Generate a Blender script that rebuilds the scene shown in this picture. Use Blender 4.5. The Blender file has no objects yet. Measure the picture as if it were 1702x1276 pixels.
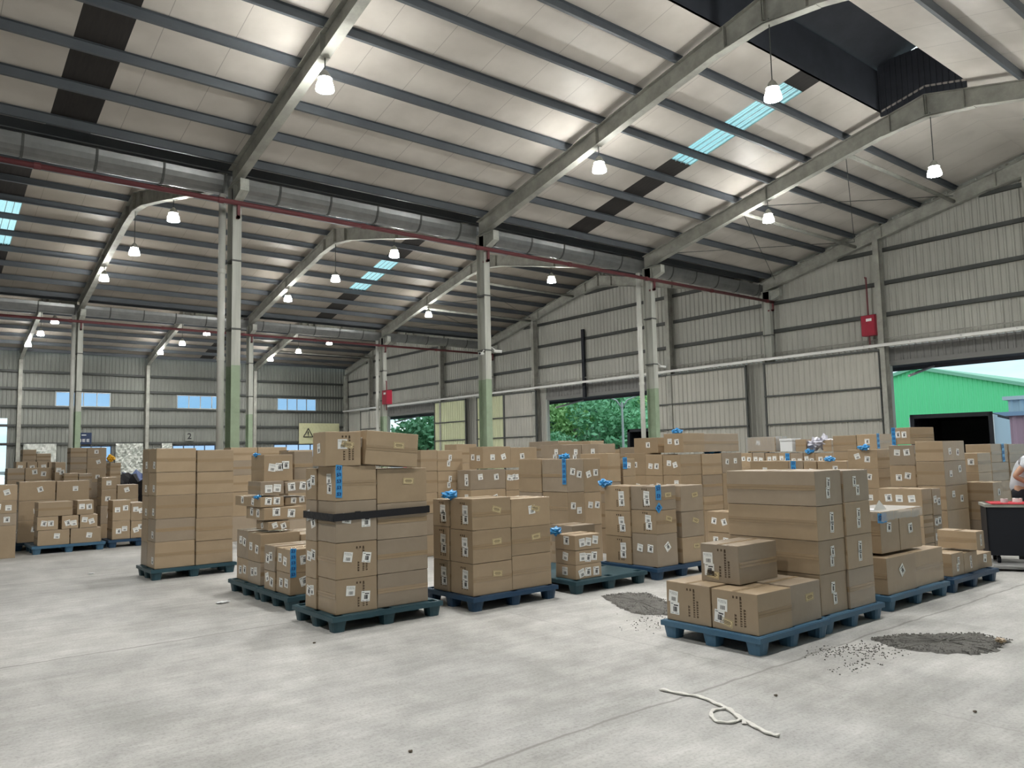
import bpy, bmesh, math, random
from mathutils import Vector, Matrix
R = random.Random(7)
sc = bpy.context.scene
COL = sc.collection

# ------------------------------------------------------------------ camera
cam_d = bpy.data.cameras.new('camera'); cam = bpy.data.objects.new('camera', cam_d); COL.objects.link(cam)
yaw, pitch, roll = math.radians(51.194), math.radians(5.17), math.radians(-1.236)
fw = Vector((math.cos(yaw)*math.cos(pitch), math.sin(yaw)*math.cos(pitch), math.sin(pitch)))
r0 = Vector((math.sin(yaw), -math.cos(yaw), 0)); u0 = r0.cross(fw)
rt = r0*math.cos(roll)+u0*math.sin(roll); up = -r0*math.sin(roll)+u0*math.cos(roll)
m = Matrix((rt, up, -fw)).transposed().to_4x4(); m.translation = Vector((0, 0, 1.65))
cam.matrix_world = m
cam_d.sensor_width = 36; cam_d.lens = 1289.6/1702*36; cam_d.clip_end = 2000; cam_d.clip_start = .05
sc.camera = cam

# ------------------------------------------------------------------ world, exposure
sc.view_settings.view_transform = 'Standard'; sc.view_settings.look = 'None'
sc.view_settings.exposure = 0.0; sc.view_settings.gamma = 1.0
LAMP = 1600.0
W = bpy.data.worlds.new('overcast_sky'); sc.world = W; W.use_nodes = True
nt = W.node_tree; bg = nt.nodes['Background']; bg.inputs[1].default_value = 1.7
tc = nt.nodes.new('ShaderNodeTexCoord'); mp = nt.nodes.new('ShaderNodeMapping'); mp.inputs[3].default_value = (1.5, 1.5, 9)
ns = nt.nodes.new('ShaderNodeTexNoise'); ns.inputs['Scale'].default_value = 2.2; ns.inputs['Detail'].default_value = 5
cr = nt.nodes.new('ShaderNodeValToRGB')
cr.color_ramp.elements[0].position = .38; cr.color_ramp.elements[0].color = (.38, .60, .68, 1)
cr.color_ramp.elements[1].position = .62; cr.color_ramp.elements[1].color = (.68, .78, .80, 1)
nt.links.new(tc.outputs['Generated'], mp.inputs[0]); nt.links.new(mp.outputs[0], ns.inputs['Vector'])
nt.links.new(ns.outputs[0], cr.inputs[0]); nt.links.new(cr.outputs[0], bg.inputs[0])

# ------------------------------------------------------------------ materials
MATS = {}
def mat(name, col, rough=.7, metal=0.0, noise=None, bump=None, rnd=0.0, spec=.3, coords='Object', alpha=None, stretch=None):
    """noise=(scale, amount, second colour) ; rnd = per object brightness change"""
    if name in MATS: return MATS[name]
    M = bpy.data.materials.new(name); M.use_nodes = True; t = M.node_tree; b = t.nodes['Principled BSDF']
    b.inputs['Roughness'].default_value = rough; b.inputs['Metallic'].default_value = metal
    b.inputs['Specular IOR Level'].default_value = spec
    b.inputs['Base Color'].default_value = (*col, 1)
    out = None
    if noise or bump:
        tc = t.nodes.new('ShaderNodeTexCoord'); mp = t.nodes.new('ShaderNodeMapping')
        if stretch: mp.inputs[3].default_value = stretch
        t.links.new(tc.outputs[coords], mp.inputs[0])
    if noise:
        n = t.nodes.new('ShaderNodeTexNoise'); n.inputs['Scale'].default_value = noise[0]; n.inputs['Detail'].default_value = 6; n.inputs['Roughness'].default_value = .65
        t.links.new(mp.outputs[0], n.inputs['Vector'])
        r = t.nodes.new('ShaderNodeValToRGB'); r.color_ramp.elements[0].position = .5-noise[1]; r.color_ramp.elements[1].position = .5+noise[1]
        r.color_ramp.elements[0].color = (*noise[2], 1); r.color_ramp.elements[1].color = (*col, 1)
        t.links.new(n.outputs[0], r.inputs[0]); out = r.outputs[0]
    if rnd:
        oi = t.nodes.new('ShaderNodeObjectInfo'); mr = t.nodes.new('ShaderNodeMapRange'); mr.inputs[3].default_value = 1-rnd; mr.inputs[4].default_value = 1+rnd
        t.links.new(oi.outputs['Random'], mr.inputs[0])
        hs = t.nodes.new('ShaderNodeHueSaturation'); hs.inputs['Color'].default_value = (*col, 1)
        t.links.new(mr.outputs[0], hs.inputs['Value'])
        if out: t.links.new(out, hs.inputs['Color'])
        out = hs.outputs[0]
    if out: t.links.new(out, b.inputs['Base Color'])
    if bump:
        n = t.nodes.new('ShaderNodeTexNoise'); n.inputs['Scale'].default_value = bump[0]; n.inputs['Detail'].default_value = 4
        t.links.new(mp.outputs[0], n.inputs['Vector']); bp = t.nodes.new('ShaderNodeBump'); bp.inputs['Strength'].default_value = bump[1]; bp.inputs['Distance'].default_value = .01
        t.links.new(n.outputs[0], bp.inputs['Height']); t.links.new(bp.outputs[0], b.inputs['Normal'])
    MATS[name] = M; return M
def emit(name, col, s):
    M = bpy.data.materials.new(name); M.use_nodes = True; t = M.node_tree; t.nodes.clear()
    e = t.nodes.new('ShaderNodeEmission'); o = t.nodes.new('ShaderNodeOutputMaterial'); e.inputs[0].default_value = (*col, 1); e.inputs[1].default_value = s
    t.links.new(e.outputs[0], o.inputs[0]); return M
def sheer(name, col, mixf, tint=(1, 1, 1), diffuse='ShaderNodeBsdfTranslucent'):
    M = bpy.data.materials.new(name); M.use_nodes = True; t = M.node_tree; t.nodes.clear()
    a = t.nodes.new('ShaderNodeBsdfTransparent'); a.inputs[0].default_value = (*tint, 1)
    b = t.nodes.new(diffuse); b.inputs[0].default_value = (*col, 1)
    x = t.nodes.new('ShaderNodeMixShader'); x.inputs[0].default_value = mixf
    o = t.nodes.new('ShaderNodeOutputMaterial')
    t.links.new(a.outputs[0], x.inputs[1]); t.links.new(b.outputs[0], x.inputs[2]); t.links.new(x.outputs[0], o.inputs[0]); return M
CARD = mat('cardboard', (.355, .266, .172), .38, noise=(5, .28, (.295, .218, .138)), bump=(14, .2), rnd=.13, spec=.9)
CARD2 = mat('cardboard_greyish', (.31, .25, .185), .38, noise=(5, .28, (.26, .205, .15)), bump=(14, .2), rnd=.12, spec=.9)
EDGE = mat('cardboard_edge', (.16, .105, .06), .8)
TAPE = mat('brown_packing_tape', (.335, .25, .16), .2, spec=.7, noise=(30, .3, (.30, .222, .14)))
CTAPE = mat('clear_packing_tape', (.46, .35, .235), .12, spec=.7)
LWHITE = mat('label_paper', (.78, .79, .78), .5, rnd=.06)
INK = mat('black_ink', (.03, .03, .035), .6)
GINK = mat('grey_ink', (.25, .27, .28), .6)
PINK_ = mat('print_ink_brown', (.075, .05, .032), .7)
CREAM = mat('caution_sticker', (.60, .50, .30), .5)
BLUET = mat('blue_marking_film', (.06, .32, .64), .25, noise=(22, .2, (.04, .23, .54)), spec=.6)
BLUEI = mat('blue_marking_ink', (.006, .035, .16), .5)
PALB = mat('blue_pallet_plastic', (.035, .105, .19), .42, noise=(3, .25, (.075, .15, .22)), bump=(25, .2))
PALG = mat('dark_teal_pallet_plastic', (.018, .055, .075), .42, noise=(3, .25, (.04, .085, .105)), bump=(25, .2))
PALN = mat('navy_pallet_plastic', (.014, .045, .10), .42, noise=(3, .25, (.03, .07, .125)), bump=(25, .2))
STEELP = mat('dusty_painted_steel', (.40, .40, .36), .6, noise=(2.2, .22, (.22, .22, .20)), bump=(8, .15))
STEELW = mat('white_column_paint', (.50, .51, .47), .55, noise=(1.6, .2, (.30, .31, .28)), coords='Generated')
GREENC = mat('pale_green_column_paint', (.30, .38, .27), .6, noise=(1.5, .2, (.21, .27, .19)))
PURL = mat('galvanised_purlin', (.125, .14, .155), .5, .1, noise=(1.2, .3, (.085, .095, .11)))
GIRT = mat('dark_girt', (.10, .105, .10), .55, .1, noise=(1.5, .3, (.06, .065, .065)))
PVC = mat('white_pvc_pipe', (.62, .63, .60), .4, noise=(1.2, .25, (.50, .50, .46)))
REDP = mat('red_fire_pipe', (.17, .05, .057), .5, noise=(2, .3, (.12, .035, .04)))
REDB = mat('red_cabinet_paint', (.35, .02, .045), .4, noise=(6, .3, (.25, .018, .035)))
GUTM = mat('stainless_gutter', (.27, .275, .275), .36, .6, noise=(2.5, .3, (.17, .175, .18)), bump=(4, .3))
WALLM = mat('cream_grey_cladding', (.44, .44, .40), .55, noise=(.9, .3, (.34, .34, .31)), stretch=(1, 1, .35))
DOORM = mat('sliding_door_cladding', (.47, .46, .415), .5, noise=(1.1, .3, (.37, .365, .33)), stretch=(1, 1, .3))
DARKC = mat('dark_header_cladding', (.17, .17, .165), .6)
YSHEET = mat('yellowish_translucent_sheet', (.66, .70, .46), .5, noise=(1.2, .3, (.50, .53, .36)), stretch=(1, 6, .2))
DSTRIP = mat('grimy_fibreglass_strip', (.040, .036, .034), .7, noise=(3, .3, (.022, .02, .02)), stretch=(6, .6, 1))
SKYL = sheer('skylight_fibreglass', (.62, .85, .86), .55, (.62, .86, .88))
GLASS = sheer('blue_tinted_window_glass', (.40, .52, .66), .25, (.42, .56, .78))
FILM = sheer('clear_stretch_film', (.9, .93, .95), .32, (.96, .97, .98), 'ShaderNodeBsdfGlossy')
BLACKP = mat('black_stretch_film', (.008, .009, .014), .28, spec=.5, bump=(20, .5))
BLACK = mat('black_paint', (.010, .012, .018), .5)
WHITEM = mat('white_metal', (.62, .63, .62), .4, .2)
ALU = mat('aluminium_frame', (.50, .52, .53), .4, .6)
CONC = mat('dock_concrete', (.36, .36, .35), .9)
BULB = emit('lamp_glow', (1.0, .985, .935), LAMP)
BELLG = emit('lit_acrylic_bell', (1.0, 1.0, .95), 175.0)

# ------------------------------------------------------------------ mesh helpers
class MB:
    def __init__(s): s.v = []; s.f = []; s.mi = []
    def quad(s, pts, mi=0):
        b = len(s.v); s.v += [tuple(p) for p in pts]; s.f.append(tuple(range(b, b+len(pts)))); s.mi.append(mi)
    def box(s, x0, y0, z0, x1, y1, z1, mi=0, M=None):
        P = [(x0, y0, z0), (x1, y0, z0), (x1, y1, z0), (x0, y1, z0), (x0, y0, z1), (x1, y0, z1), (x1, y1, z1), (x0, y1, z1)]
        if M is not None: P = [tuple(M @ Vector(p)) for p in P]
        b = len(s.v); s.v += P
        for f in ((0, 3, 2, 1), (4, 5, 6, 7), (0, 1, 5, 4), (1, 2, 6, 5), (2, 3, 7, 6), (3, 0, 4, 7)):
            s.f.append(tuple(b+i for i in f)); s.mi.append(mi)
    def prism(s, poly, axis, a0, a1, mi=0):
        """extrude a 2D polygon along an axis: axis 'x' poly=(y,z); 'y' poly=(x,z); 'z' poly=(x,y)"""
        def P(p, a): return (a, p[0], p[1]) if axis == 'x' else (p[0], a, p[1]) if axis == 'y' else (p[0], p[1], a)
        b = len(s.v); n = len(poly); s.v += [P(p, a0) for p in poly]+[P(p, a1) for p in poly]
        for i in range(n):
            j = (i+1) % n; s.f.append((b+i, b+j, b+n+j, b+n+i)); s.mi.append(mi)
        s.f.append(tuple(b+i for i in range(n))); s.mi.append(mi); s.f.append(tuple(b+n+i for i in reversed(range(n)))); s.mi.append(mi)
    def tube(s, pts, r, n=10, mi=0, cap=True):
        pts = [Vector(p) for p in pts]; rings = []
        rr = r if isinstance(r, (list, tuple)) else [r]*len(pts)
        ref = Vector((.13, .21, .97))
        for i, p in enumerate(pts):
            d = (pts[min(i+1, len(pts)-1)]-pts[max(i-1, 0)]).normalized()
            if abs(d.dot(ref)) > .95: ref = Vector((.97, .13, .21))
            a = d.cross(ref).normalized(); c = d.cross(a)
            b = len(s.v); s.v += [tuple(p+(a*math.cos(2*math.pi*k/n)+c*math.sin(2*math.pi*k/n))*rr[i]) for k in range(n)]; rings.append(b)
        for i in range(len(pts)-1):
            for k in range(n):
                s.f.append((rings[i]+k, rings[i]+(k+1) % n, rings[i+1]+(k+1) % n, rings[i+1]+k)); s.mi.append(mi)
        if cap:
            s.f.append(tuple(rings[0]+k for k in reversed(range(n)))); s.mi.append(mi)
            s.f.append(tuple(rings[-1]+k for k in range(n))); s.mi.append(mi)
    def mesh(s, name, mats, smooth=False):
        me = bpy.data.meshes.new(name); me.from_pydata(s.v, [], s.f)
        for mm in (mats if isinstance(mats, (list, tuple)) else [mats]): me.materials.append(mm)
        me.polygons.foreach_set('material_index', s.mi)
        bm = bmesh.new(); bm.from_mesh(me); bmesh.ops.recalc_face_normals(bm, faces=bm.faces); bm.to_mesh(me); bm.free()
        if smooth: me.polygons.foreach_set('use_smooth', [True]*len(me.polygons))
        me.update(); return me
    def build(s, name, mats, parent=None, smooth=False, **kw):
        o = bpy.data.objects.new(name, s.mesh(name, mats, smooth)); COL.objects.link(o)
        if parent: o.parent = parent
        for k, v in kw.items(): o[k] = v
        return o
def tag(o, label, cat, group=None, kind=None):
    if label: o['label'] = label
    if cat: o['category'] = cat
    if group: o['group'] = group
    if kind: o['kind'] = kind
    return o
def empty(name, loc, rz=0):
    o = bpy.data.objects.new(name, None); COL.objects.link(o); o.location = loc; o.rotation_euler = (0, 0, rz); o.empty_display_size = .1; return o
def inst(name, me, parent, loc=(0, 0, 0), rot=(0, 0, 0), scale=None):
    o = bpy.data.objects.new(name, me); COL.objects.link(o); o.parent = parent; o.location = loc; o.rotation_euler = rot
    if scale: o.scale = scale
    return o
def text_mesh(s, size, mats, name='lettering', ext=.0008):
    c = bpy.data.curves.new(name, 'FONT'); c.body = s; c.size = size; c.align_x = 'CENTER'; c.align_y = 'CENTER'; c.extrude = ext; c.offset = size*.022; c.resolution_u = 2
    o = bpy.data.objects.new(name, c); COL.objects.link(o); bpy.context.view_layer.update()
    me = bpy.data.meshes.new_from_object(o.evaluated_get(bpy.context.evaluated_depsgraph_get())); bpy.data.objects.remove(o)
    me.materials.clear(); me.materials.append(mats); return me
ORD = ['lowest', 'second', 'third', 'fourth', 'fifth', 'sixth', 'seventh', 'eighth']

# ------------------------------------------------------------------ the building
XF = [-8.13, -1.09, 5.95, 12.99, 20.03, 27.07]     # frames
VY = [-1.43, 17.53, 35.80, 54.07]                  # valleys / far eave
RY = [8.05, 26.67, 44.93]                          # ridges
XE = 27.30; YB = 54.30; SL = .225; Z0 = 8.30       # rafter top at the valley
def ztop(y):
    d = min(abs(y-v) for v in VY); r = min(RY, key=lambda q: abs(q-y))
    return Z0+SL*d
def struct(mb, name, mats, **kw): o = mb.build(name, mats, **kw); o['kind'] = 'structure'; return o

# floor with worn concrete
def floor_material():
    M = bpy.data.materials.new('worn_concrete'); M.use_nodes = True; t = M.node_tree; b = t.nodes['Principled BSDF']
    N = t.nodes.new; L = t.links.new
    tc = N('ShaderNodeTexCoord')
    def noise(s, d, r=.6, st=None):
        n = N('ShaderNodeTexNoise'); n.inputs['Scale'].default_value = s; n.inputs['Detail'].default_value = d; n.inputs['Roughness'].default_value = r
        mp = N('ShaderNodeMapping'); mp.inputs[3].default_value = st or (1, 1, 1); L(tc.outputs['Object'], mp.inputs[0]); L(mp.outputs[0], n.inputs['Vector']); return n.outputs[0]
    def ramp(src, p0, c0, p1, c1):
        r = N('ShaderNodeValToRGB'); r.color_ramp.elements[0].position = p0; r.color_ramp.elements[1].position = p1
        r.color_ramp.elements[0].color = (*c0, 1); r.color_ramp.elements[1].color = (*c1, 1); L(src, r.inputs[0]); return r.outputs[0]
    def mix(f, a, c, mode='MIX'):
        x = N('ShaderNodeMix'); x.data_type = 'RGBA'; x.blend_type = mode
        if isinstance(f, float): x.inputs[0].default_value = f
        else: L(f, x.inputs[0])
        L(a, x.inputs[6]); L(c, x.inputs[7]) if not isinstance(c, tuple) else setattr(x.inputs[7], 'default_value', (*c, 1)); return x.outputs[2]
    base = ramp(noise(.55, 8, .62), .33, (.42, .415, .40), .66, (.54, .535, .525))
    c = mix(.55, base, ramp(noise(2.6, 9, .7), .36, (.62, .62, .61), .64, (1, 1, 1)), 'MULTIPLY')
    c = mix(.45, c, ramp(noise(3, 8, .75, (.35, 3.2, 1)), .40, (.70, .69, .68), .60, (1, 1, 1)), 'MULTIPLY')
    c = mix(.6, c, ramp(noise(46, 4, .7), .34, (.62, .61, .60), .52, (1, 1, 1)), 'MULTIPLY')
    c = mix(.5, c, ramp(noise(.33, 7, .68), .40, (.55, .56, .57), .56, (1, 1, 1)), 'MULTIPLY')
    # expansion joints
    sep = N('ShaderNodeSeparateXYZ'); L(tc.outputs['Object'], sep.inputs[0])
    wob = noise(1.3, 5)
    def joint(ax, pos, w, col):
        nonlocal c
        a = N('ShaderNodeMath'); a.operation = 'MULTIPLY_ADD'; L(wob, a.inputs[0]); a.inputs[1].default_value = .16; L(sep.outputs[ax], a.inputs[2])
        d = N('ShaderNodeMath'); d.operation = 'SUBTRACT'; L(a.outputs[0], d.inputs[0]); d.inputs[1].default_value = pos+.08
        e = N('ShaderNodeMath'); e.operation = 'ABSOLUTE'; L(d.outputs[0], e.inputs[0])
        f = N('ShaderNodeMapRange'); L(e.outputs[0], f.inputs[0]); f.inputs[1].default_value = w*.3; f.inputs[2].default_value = w; f.inputs[3].default_value = 1; f.inputs[4].default_value = 0
        g = N('ShaderNodeMath'); g.operation = 'MULTIPLY'; L(f.outputs[0], g.inputs[0]); g.inputs[1].default_value = .75
        c = mix(g.outputs[0], c, col)
    joint(1, 3.51, .018, (.17, .165, .155)); joint(1, 7.72, .022, (.17, .165, .155)); joint(0, 5.15, .010, (.26, .255, .245))
    joint(1, 12.9, .02, (.2, .2, .19)); joint(0, -.4, .012, (.24, .24, .23))
    L(c, b.inputs['Base Color']); b.inputs['Roughness'].default_value = .62; b.inputs['Specular IOR Level'].default_value = .35
    bp = N('ShaderNodeBump'); bp.inputs['Strength'].default_value = .35; bp.inputs['Distance'].default_value = .006; L(noise(18, 8, .75), bp.inputs['Height']); L(bp.outputs[0], b.inputs['Normal'])
    return M
f = MB(); f.box(-8.4, -3, -.25, XE, YB, 0); struct(f, 'floor', floor_material())

# roof sheets, grimy strips and skylights
def ceiling_material():
    M = bpy.data.materials.new('roof_insulation_film'); M.use_nodes = True; t = M.node_tree; b = t.nodes['Principled BSDF']; N = t.nodes.new; L = t.links.new
    tc = N('ShaderNodeTexCoord'); n = N('ShaderNodeTexNoise'); n.inputs['Scale'].default_value = .8; n.inputs['Detail'].default_value = 7; L(tc.outputs['Object'], n.inputs['Vector'])
    r = N('ShaderNodeValToRGB'); r.color_ramp.elements[0].position = .35; r.color_ramp.elements[1].position = .65
    r.color_ramp.elements[0].color = (.50, .465, .425, 1); r.color_ramp.elements[1].color = (.62, .58, .535, 1); L(n.outputs[0], r.inputs[0])
    sp = N('ShaderNodeSeparateXYZ'); L(tc.outputs['Object'], sp.inputs[0])
    a = N('ShaderNodeMath'); a.operation = 'MULTIPLY'; a.inputs[1].default_value = 1/1.17; L(sp.outputs[0], a.inputs[0])
    fr = N('ShaderNodeMath'); fr.operation = 'FRACT'; L(a.outputs[0], fr.inputs[0])
    c = N('ShaderNodeMath'); c.operation = 'LESS_THAN'; c.inputs[1].default_value = .012; L(fr.outputs[0], c.inputs[0])
    g = N('ShaderNodeMath'); g.operation = 'MULTIPLY'; g.inputs[1].default_value = .45; L(c.outputs[0], g.inputs[0])
    x = N('ShaderNodeMix'); x.data_type = 'RGBA'; L(g.outputs[0], x.inputs[0]); L(r.outputs[0], x.inputs[6]); x.inputs[7].default_value = (.10, .09, .085, 1)
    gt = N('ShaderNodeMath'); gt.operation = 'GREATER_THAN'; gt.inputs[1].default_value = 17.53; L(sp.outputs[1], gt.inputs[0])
    far_mix = N('ShaderNodeMix'); far_mix.data_type = 'RGBA'; far_mix.blend_type = 'MULTIPLY'; L(gt.outputs[0], far_mix.inputs[0]); L(x.outputs[2], far_mix.inputs[6]); far_mix.inputs[7].default_value = (.50, .475, .445, 1)   # darker, browner film colour in the two far spans
    L(far_mix.outputs[2], b.inputs['Base Color']); b.inputs['Roughness'].default_value = .5; b.inputs['Specular IOR Level'].default_value = .35
    return M
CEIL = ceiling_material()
STR = [(2.25, 3.07), (16.2, 17.05)]                # strips of fibreglass sheeting along X
SKY = {0: (9.65, 13.1), 1: (28.6, 31.95)}          # where the strips are still clear (far slopes)
def zs(y): return ztop(y)+.21
roof = MB(); grimy = MB(); sk = []
def roofpatch(mb, x0, x1, y0, y1, mi=0, th=.05):
    a, b_ = zs(y0), zs(y1)
    mb.prism([(y0, a), (y1, b_), (y1, b_+th), (y0, a+th)], 'x', x0, x1, mi)
VENT = {0: (-8.4, 20.03), 1: (-8.4, 20.03)}        # ridge ventilators, half width .95
for i in range(3):
    v0, v1, r_ = VY[i], VY[i+1], RY[i]
    for (ya, yb, side) in ((v0, r_, 0), (r_, v1, 1)):
        if i == 0: cuts = [ya, yb-.95, yb] if side == 0 else [ya, ya+1.15, yb]
        else: cuts = [ya, yb]
        clear = None
        if i == 0 and side == 1: clear = (9.65, 13.1)
        if i == 1 and side == 1: clear = (28.6, 31.95)
        strips = STR if not (i == 0 and side == 0) else [(23.7, 24.5)]
        if i == 0 and side == 0: clear = (5.0, 7.1)
        ys = sorted(set(cuts+(list(clear) if clear else [])))
        for a, b_ in zip(ys, ys[1:]):
            vent = i == 0 and ((side == 0 and a >= yb-.96) or (side == 1 and b_ <= ya+1.16))
            xs = [-8.4]+[q for s_ in strips for q in s_]+[XE+.3]
            for k, (xa, xb) in enumerate(zip(xs, xs[1:])):
                strip = k % 2 == 1
                if vent:
                    if xb <= 20.03: continue
                    xa = max(xa, 20.03)
                    roofpatch(roof, xa, xb, a, b_); continue
                if strip and clear and a >= clear[0]-.01 and b_ <= clear[1]+.01:
                    sk.append((xa, xb, a, b_))
                elif strip and not (i == 0 and side == 0): roofpatch(grimy, xa, xb, a, b_)
                else: roofpatch(roof, xa, xb, a, b_)
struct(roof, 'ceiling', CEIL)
struct(grimy, 'trim_1', DSTRIP)
wn = 1
for (xa, xb, a, b_) in sk:
    s = MB(); n = 10; w = (xb-xa)/n
    for k in range(n):                                # ribbed sheet
        x0 = xa+k*w
        for (p, q, h0, h1) in ((0, .6, 0, 0), (.6, .75, 0, .03), (.75, .85, .03, .03), (.85, 1, .03, 0)):
            s.quad([(x0+p*w, a, zs(a)+.01+h0), (x0+q*w, a, zs(a)+.01+h1), (x0+q*w, b_, zs(b_)+.01+h1), (x0+p*w, b_, zs(b_)+.01+h0)])
    struct(s, 'window_%d' % wn, SKYL)
    fr_ = MB()
    for k in range(1, 4): 
        x0 = xa+k*(xb-xa)/4
        fr_.prism([(a, zs(a)-.02), (b_, zs(b_)-.02), (b_, zs(b_)+.0), (a, zs(a)+.0)], 'x', x0-.008, x0+.008)
    struct(fr_, 'trim_%d' % (wn+1), ALU); wn += 1
TN = 10
def trim(mb, mats, **kw):
    global TN
    o = struct(mb, 'trim_%d' % TN, mats, **kw); TN += 1; return o
# ridge ventilator over the near span
VD = mat('ventilator_sheet', (.055, .06, .075), .7, noise=(2, .3, (.035, .04, .05)))
ya, yb = RY[0]-.95, RY[0]+1.15
v = MB(); za = zs(ya); zb = zs(yb)
v.prism([(ya, za), (ya, za+1.15), (ya-.05, za+1.15), (ya-.05, za)], 'x', -8.4, 20.05)
v.prism([(yb, zb), (yb, zb+1.15), (yb+.05, zb+1.15), (yb+.05, zb)], 'x', -8.4, 20.05)
v.prism([(ya-.3, za+1.15), (RY[0], za+1.55), (yb+.3, zb+1.15), (yb+.3, zb+1.2), (RY[0], za+1.6), (ya-.3, za+1.2)], 'x', -8.4, 20.3)
y = ya
while y < yb-.05:                                   # ribbed end panel
    v.box(20.05, y, za-.15, 20.08, y+.1, za+1.3); v.box(20.03, y+.1, za-.15, 20.08, min(y+.14, yb), za+1.3); y += .14
trim(v, VD)

# purlins
def purlin(y, sgn):
    m_ = MB(); z = ztop(y)
    m_.prism([(y, z), (y+.07*sgn, z), (y+.07*sgn, z+.02), (y+.065*sgn, z+.02), (y+.065*sgn, z+.007), (y+.006*sgn, z+.007), (y+.006*sgn, z+.195), (y+.07*sgn, z+.195), (y+.07*sgn, z+.2), (y, z+.2)], 'x', -8.4, XE)
    trim(m_, PURL)
for i in range(3):
    for k in range(8 if i else 7):
        d = .28+1.175*k
        if d < RY[i]-VY[i]-.9: purlin(VY[i]+d, 1)
        if d < VY[i+1]-RY[i]-.35: purlin(VY[i+1]-d, -1)

# rafters of the frames: tapered welded I beams with a deeper knee at the ridge
def ibeam(profile, x, wfl, tfl=.014, tw=.01, mb=None):
    """profile: list of (y, z_low, z_top)"""
    mb = mb or MB()
    top = [(p[0], p[2]) for p in profile]; low = [(p[0], p[1]) for p in profile]
    mb.prism(low+top[::-1], 'x', x-tw/2, x+tw/2)
    for a, b_ in zip(top, top[1:]): mb.prism([a, b_, (b_[0], b_[1]-tfl), (a[0], a[1]-tfl)], 'x', x-wfl/2, x+wfl/2)
    for a, b_ in zip(low, low[1:]): mb.prism([a, b_, (b_[0], b_[1]+tfl), (a[0], a[1]+tfl)], 'x', x-wfl/2, x+wfl/2)
    return mb
span_name = ['near', 'middle', 'far']
frame_name = {1: 'frame behind the camera', 2: 'first frame from the left', 3: 'second frame from the left', 4: 'third frame from the left', 5: 'end wall frame'}
for i in range(3):
    v0, v1, r_ = VY[i], VY[i+1], RY[i]
    for fi in range(0, 6):
        x = XF[fi]
        a = v0+(.62 if i else .3); e = v1-.02
        if i == 2: e = v1
        za = ztop(a); ze = ztop(e); zr = ztop(r_)
        P = [(a, za-.44, za), (r_-3.3, ztop(r_-3.3)-.44, ztop(r_-3.3)), (r_-1.1, ztop(r_-1.1)-.47, ztop(r_-1.1)), (r_, zr-.56, zr), (r_+1.1, ztop(r_+1.1)-.47, ztop(r_+1.1)), (r_+3.3, ztop(r_+3.3)-.44, ztop(r_+3.3)), (e, ze-.44, ze)]
        root = empty('roof_rafter', (x, r_, zr))
        mb = ibeam(P, x, .20)
        for yy in (r_-.9, r_-.02, r_+.02, r_+.9, r_-4.6, r_+4.6):
            zz = ztop(yy); mb.box(x-.1, yy-.008, zz-.45 if abs(yy-r_) > 1 else zz-.5, x+.1, yy+.008, zz)
        o = mb.build('beam', STEELP, root); o.location = (-x, -r_, -zr)
        k = MB()                                     # haunch brace under the ridge
        k.prism([(r_-1.1, ztop(r_-1.1)-.48), (r_, zr-.60), (r_+1.1, ztop(r_+1.1)-.48), (r_+1.1, ztop(r_+1.1)-.465), (r_, zr-.585), (r_-1.1, ztop(r_-1.1)-.465)], 'x', x-.1, x+.1)
        o = k.build('haunch_flange', STEELP, root); o.location = (-x, -r_, -zr)
        side = ['behind the camera', 'beside the camera', 'leftmost in the photo', 'second from the left', 'third from the left', 'against the end wall'][fi]
        tag(root, 'dusty grey steel rafter, %s, %s span' % (side, span_name[i]), 'rafter', 'roof rafters of the %s span' % span_name[i])

# valley columns
def column(x, y, bright, label, group, hz=7.88):
    root = empty('steel_column', (x, y, 0))
    def add(mb, nm, mt): 
        o = mb.build(nm, mt, root); return o
    split = 3.75
    for nm, z0_, z1_, mt in (('lower_section', 0, split, GREENC), ('upper_section', split, hz, STEELW)):
        mb = MB(); mb.box(-.1, -.175, z0_, .1, -.163, z1_); mb.box(-.1, .163, z0_, .1, .175, z1_); mb.box(-.006, -.163, z0_, .006, .163, z1_)
        add(mb, nm, mt)
    mb = MB(); mb.box(-.14, -.22, 0, .14, .22, .02)
    for sx in (-1, 1):
        for sy in (-1, 1): mb.tube([(sx*.11, sy*.19, .02), (sx*.11, sy*.19, .06)], .015, 6)
    add(mb, 'base_plate', GIRT)
    mb = MB()                                        # corbel that carries the rafter end
    mb.prism([(-.62, hz), (.18, hz), (.18, hz-.02), (.18, hz-.42), (-.18, hz-.42), (-.62, hz-.25)], 'x', -.006, .006)
    mb.box(-.1, -.62, hz-.012, .1, .18, hz); mb.box(-.1, -.632, hz-.27, .1, -.62, hz)
    mb.prism([(-.62, hz-.27), (-.18, hz-.44), (-.18, hz-.43), (-.62, hz-.26)], 'x', -.1, .1)
    add(mb, 'corbel', STEELW)
    mb = MB()
    for zz in (4.55, 6.1): mb.box(-.115, -.19, zz, .115, .19, zz+.035)
    add(mb, 'clamp', GIRT)
    tag(root, label, 'column', group)
    return root
def drainpipe(x, y, z1, label, group):
    root = empty('drain_pipe', (x, y, 0))
    mb = MB(); mb.tube([(0, 0, .01), (0, 0, z1)], .08, 14); mb.build('pipe', PVC, root, smooth=True)
    for zz in (1.8, 3.9, 5.9):
        mb = MB(); mb.tube([(0, 0, zz), (0, 0, zz+.09)], .092, 14); mb.build('coupling', PVC, root)
    tag(root, label, 'pipe', group)
cn = {2: 'leftmost', 3: 'second from the left', 4: 'third from the left', 5: 'at the end wall', 1: 'beside the camera'}
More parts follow.
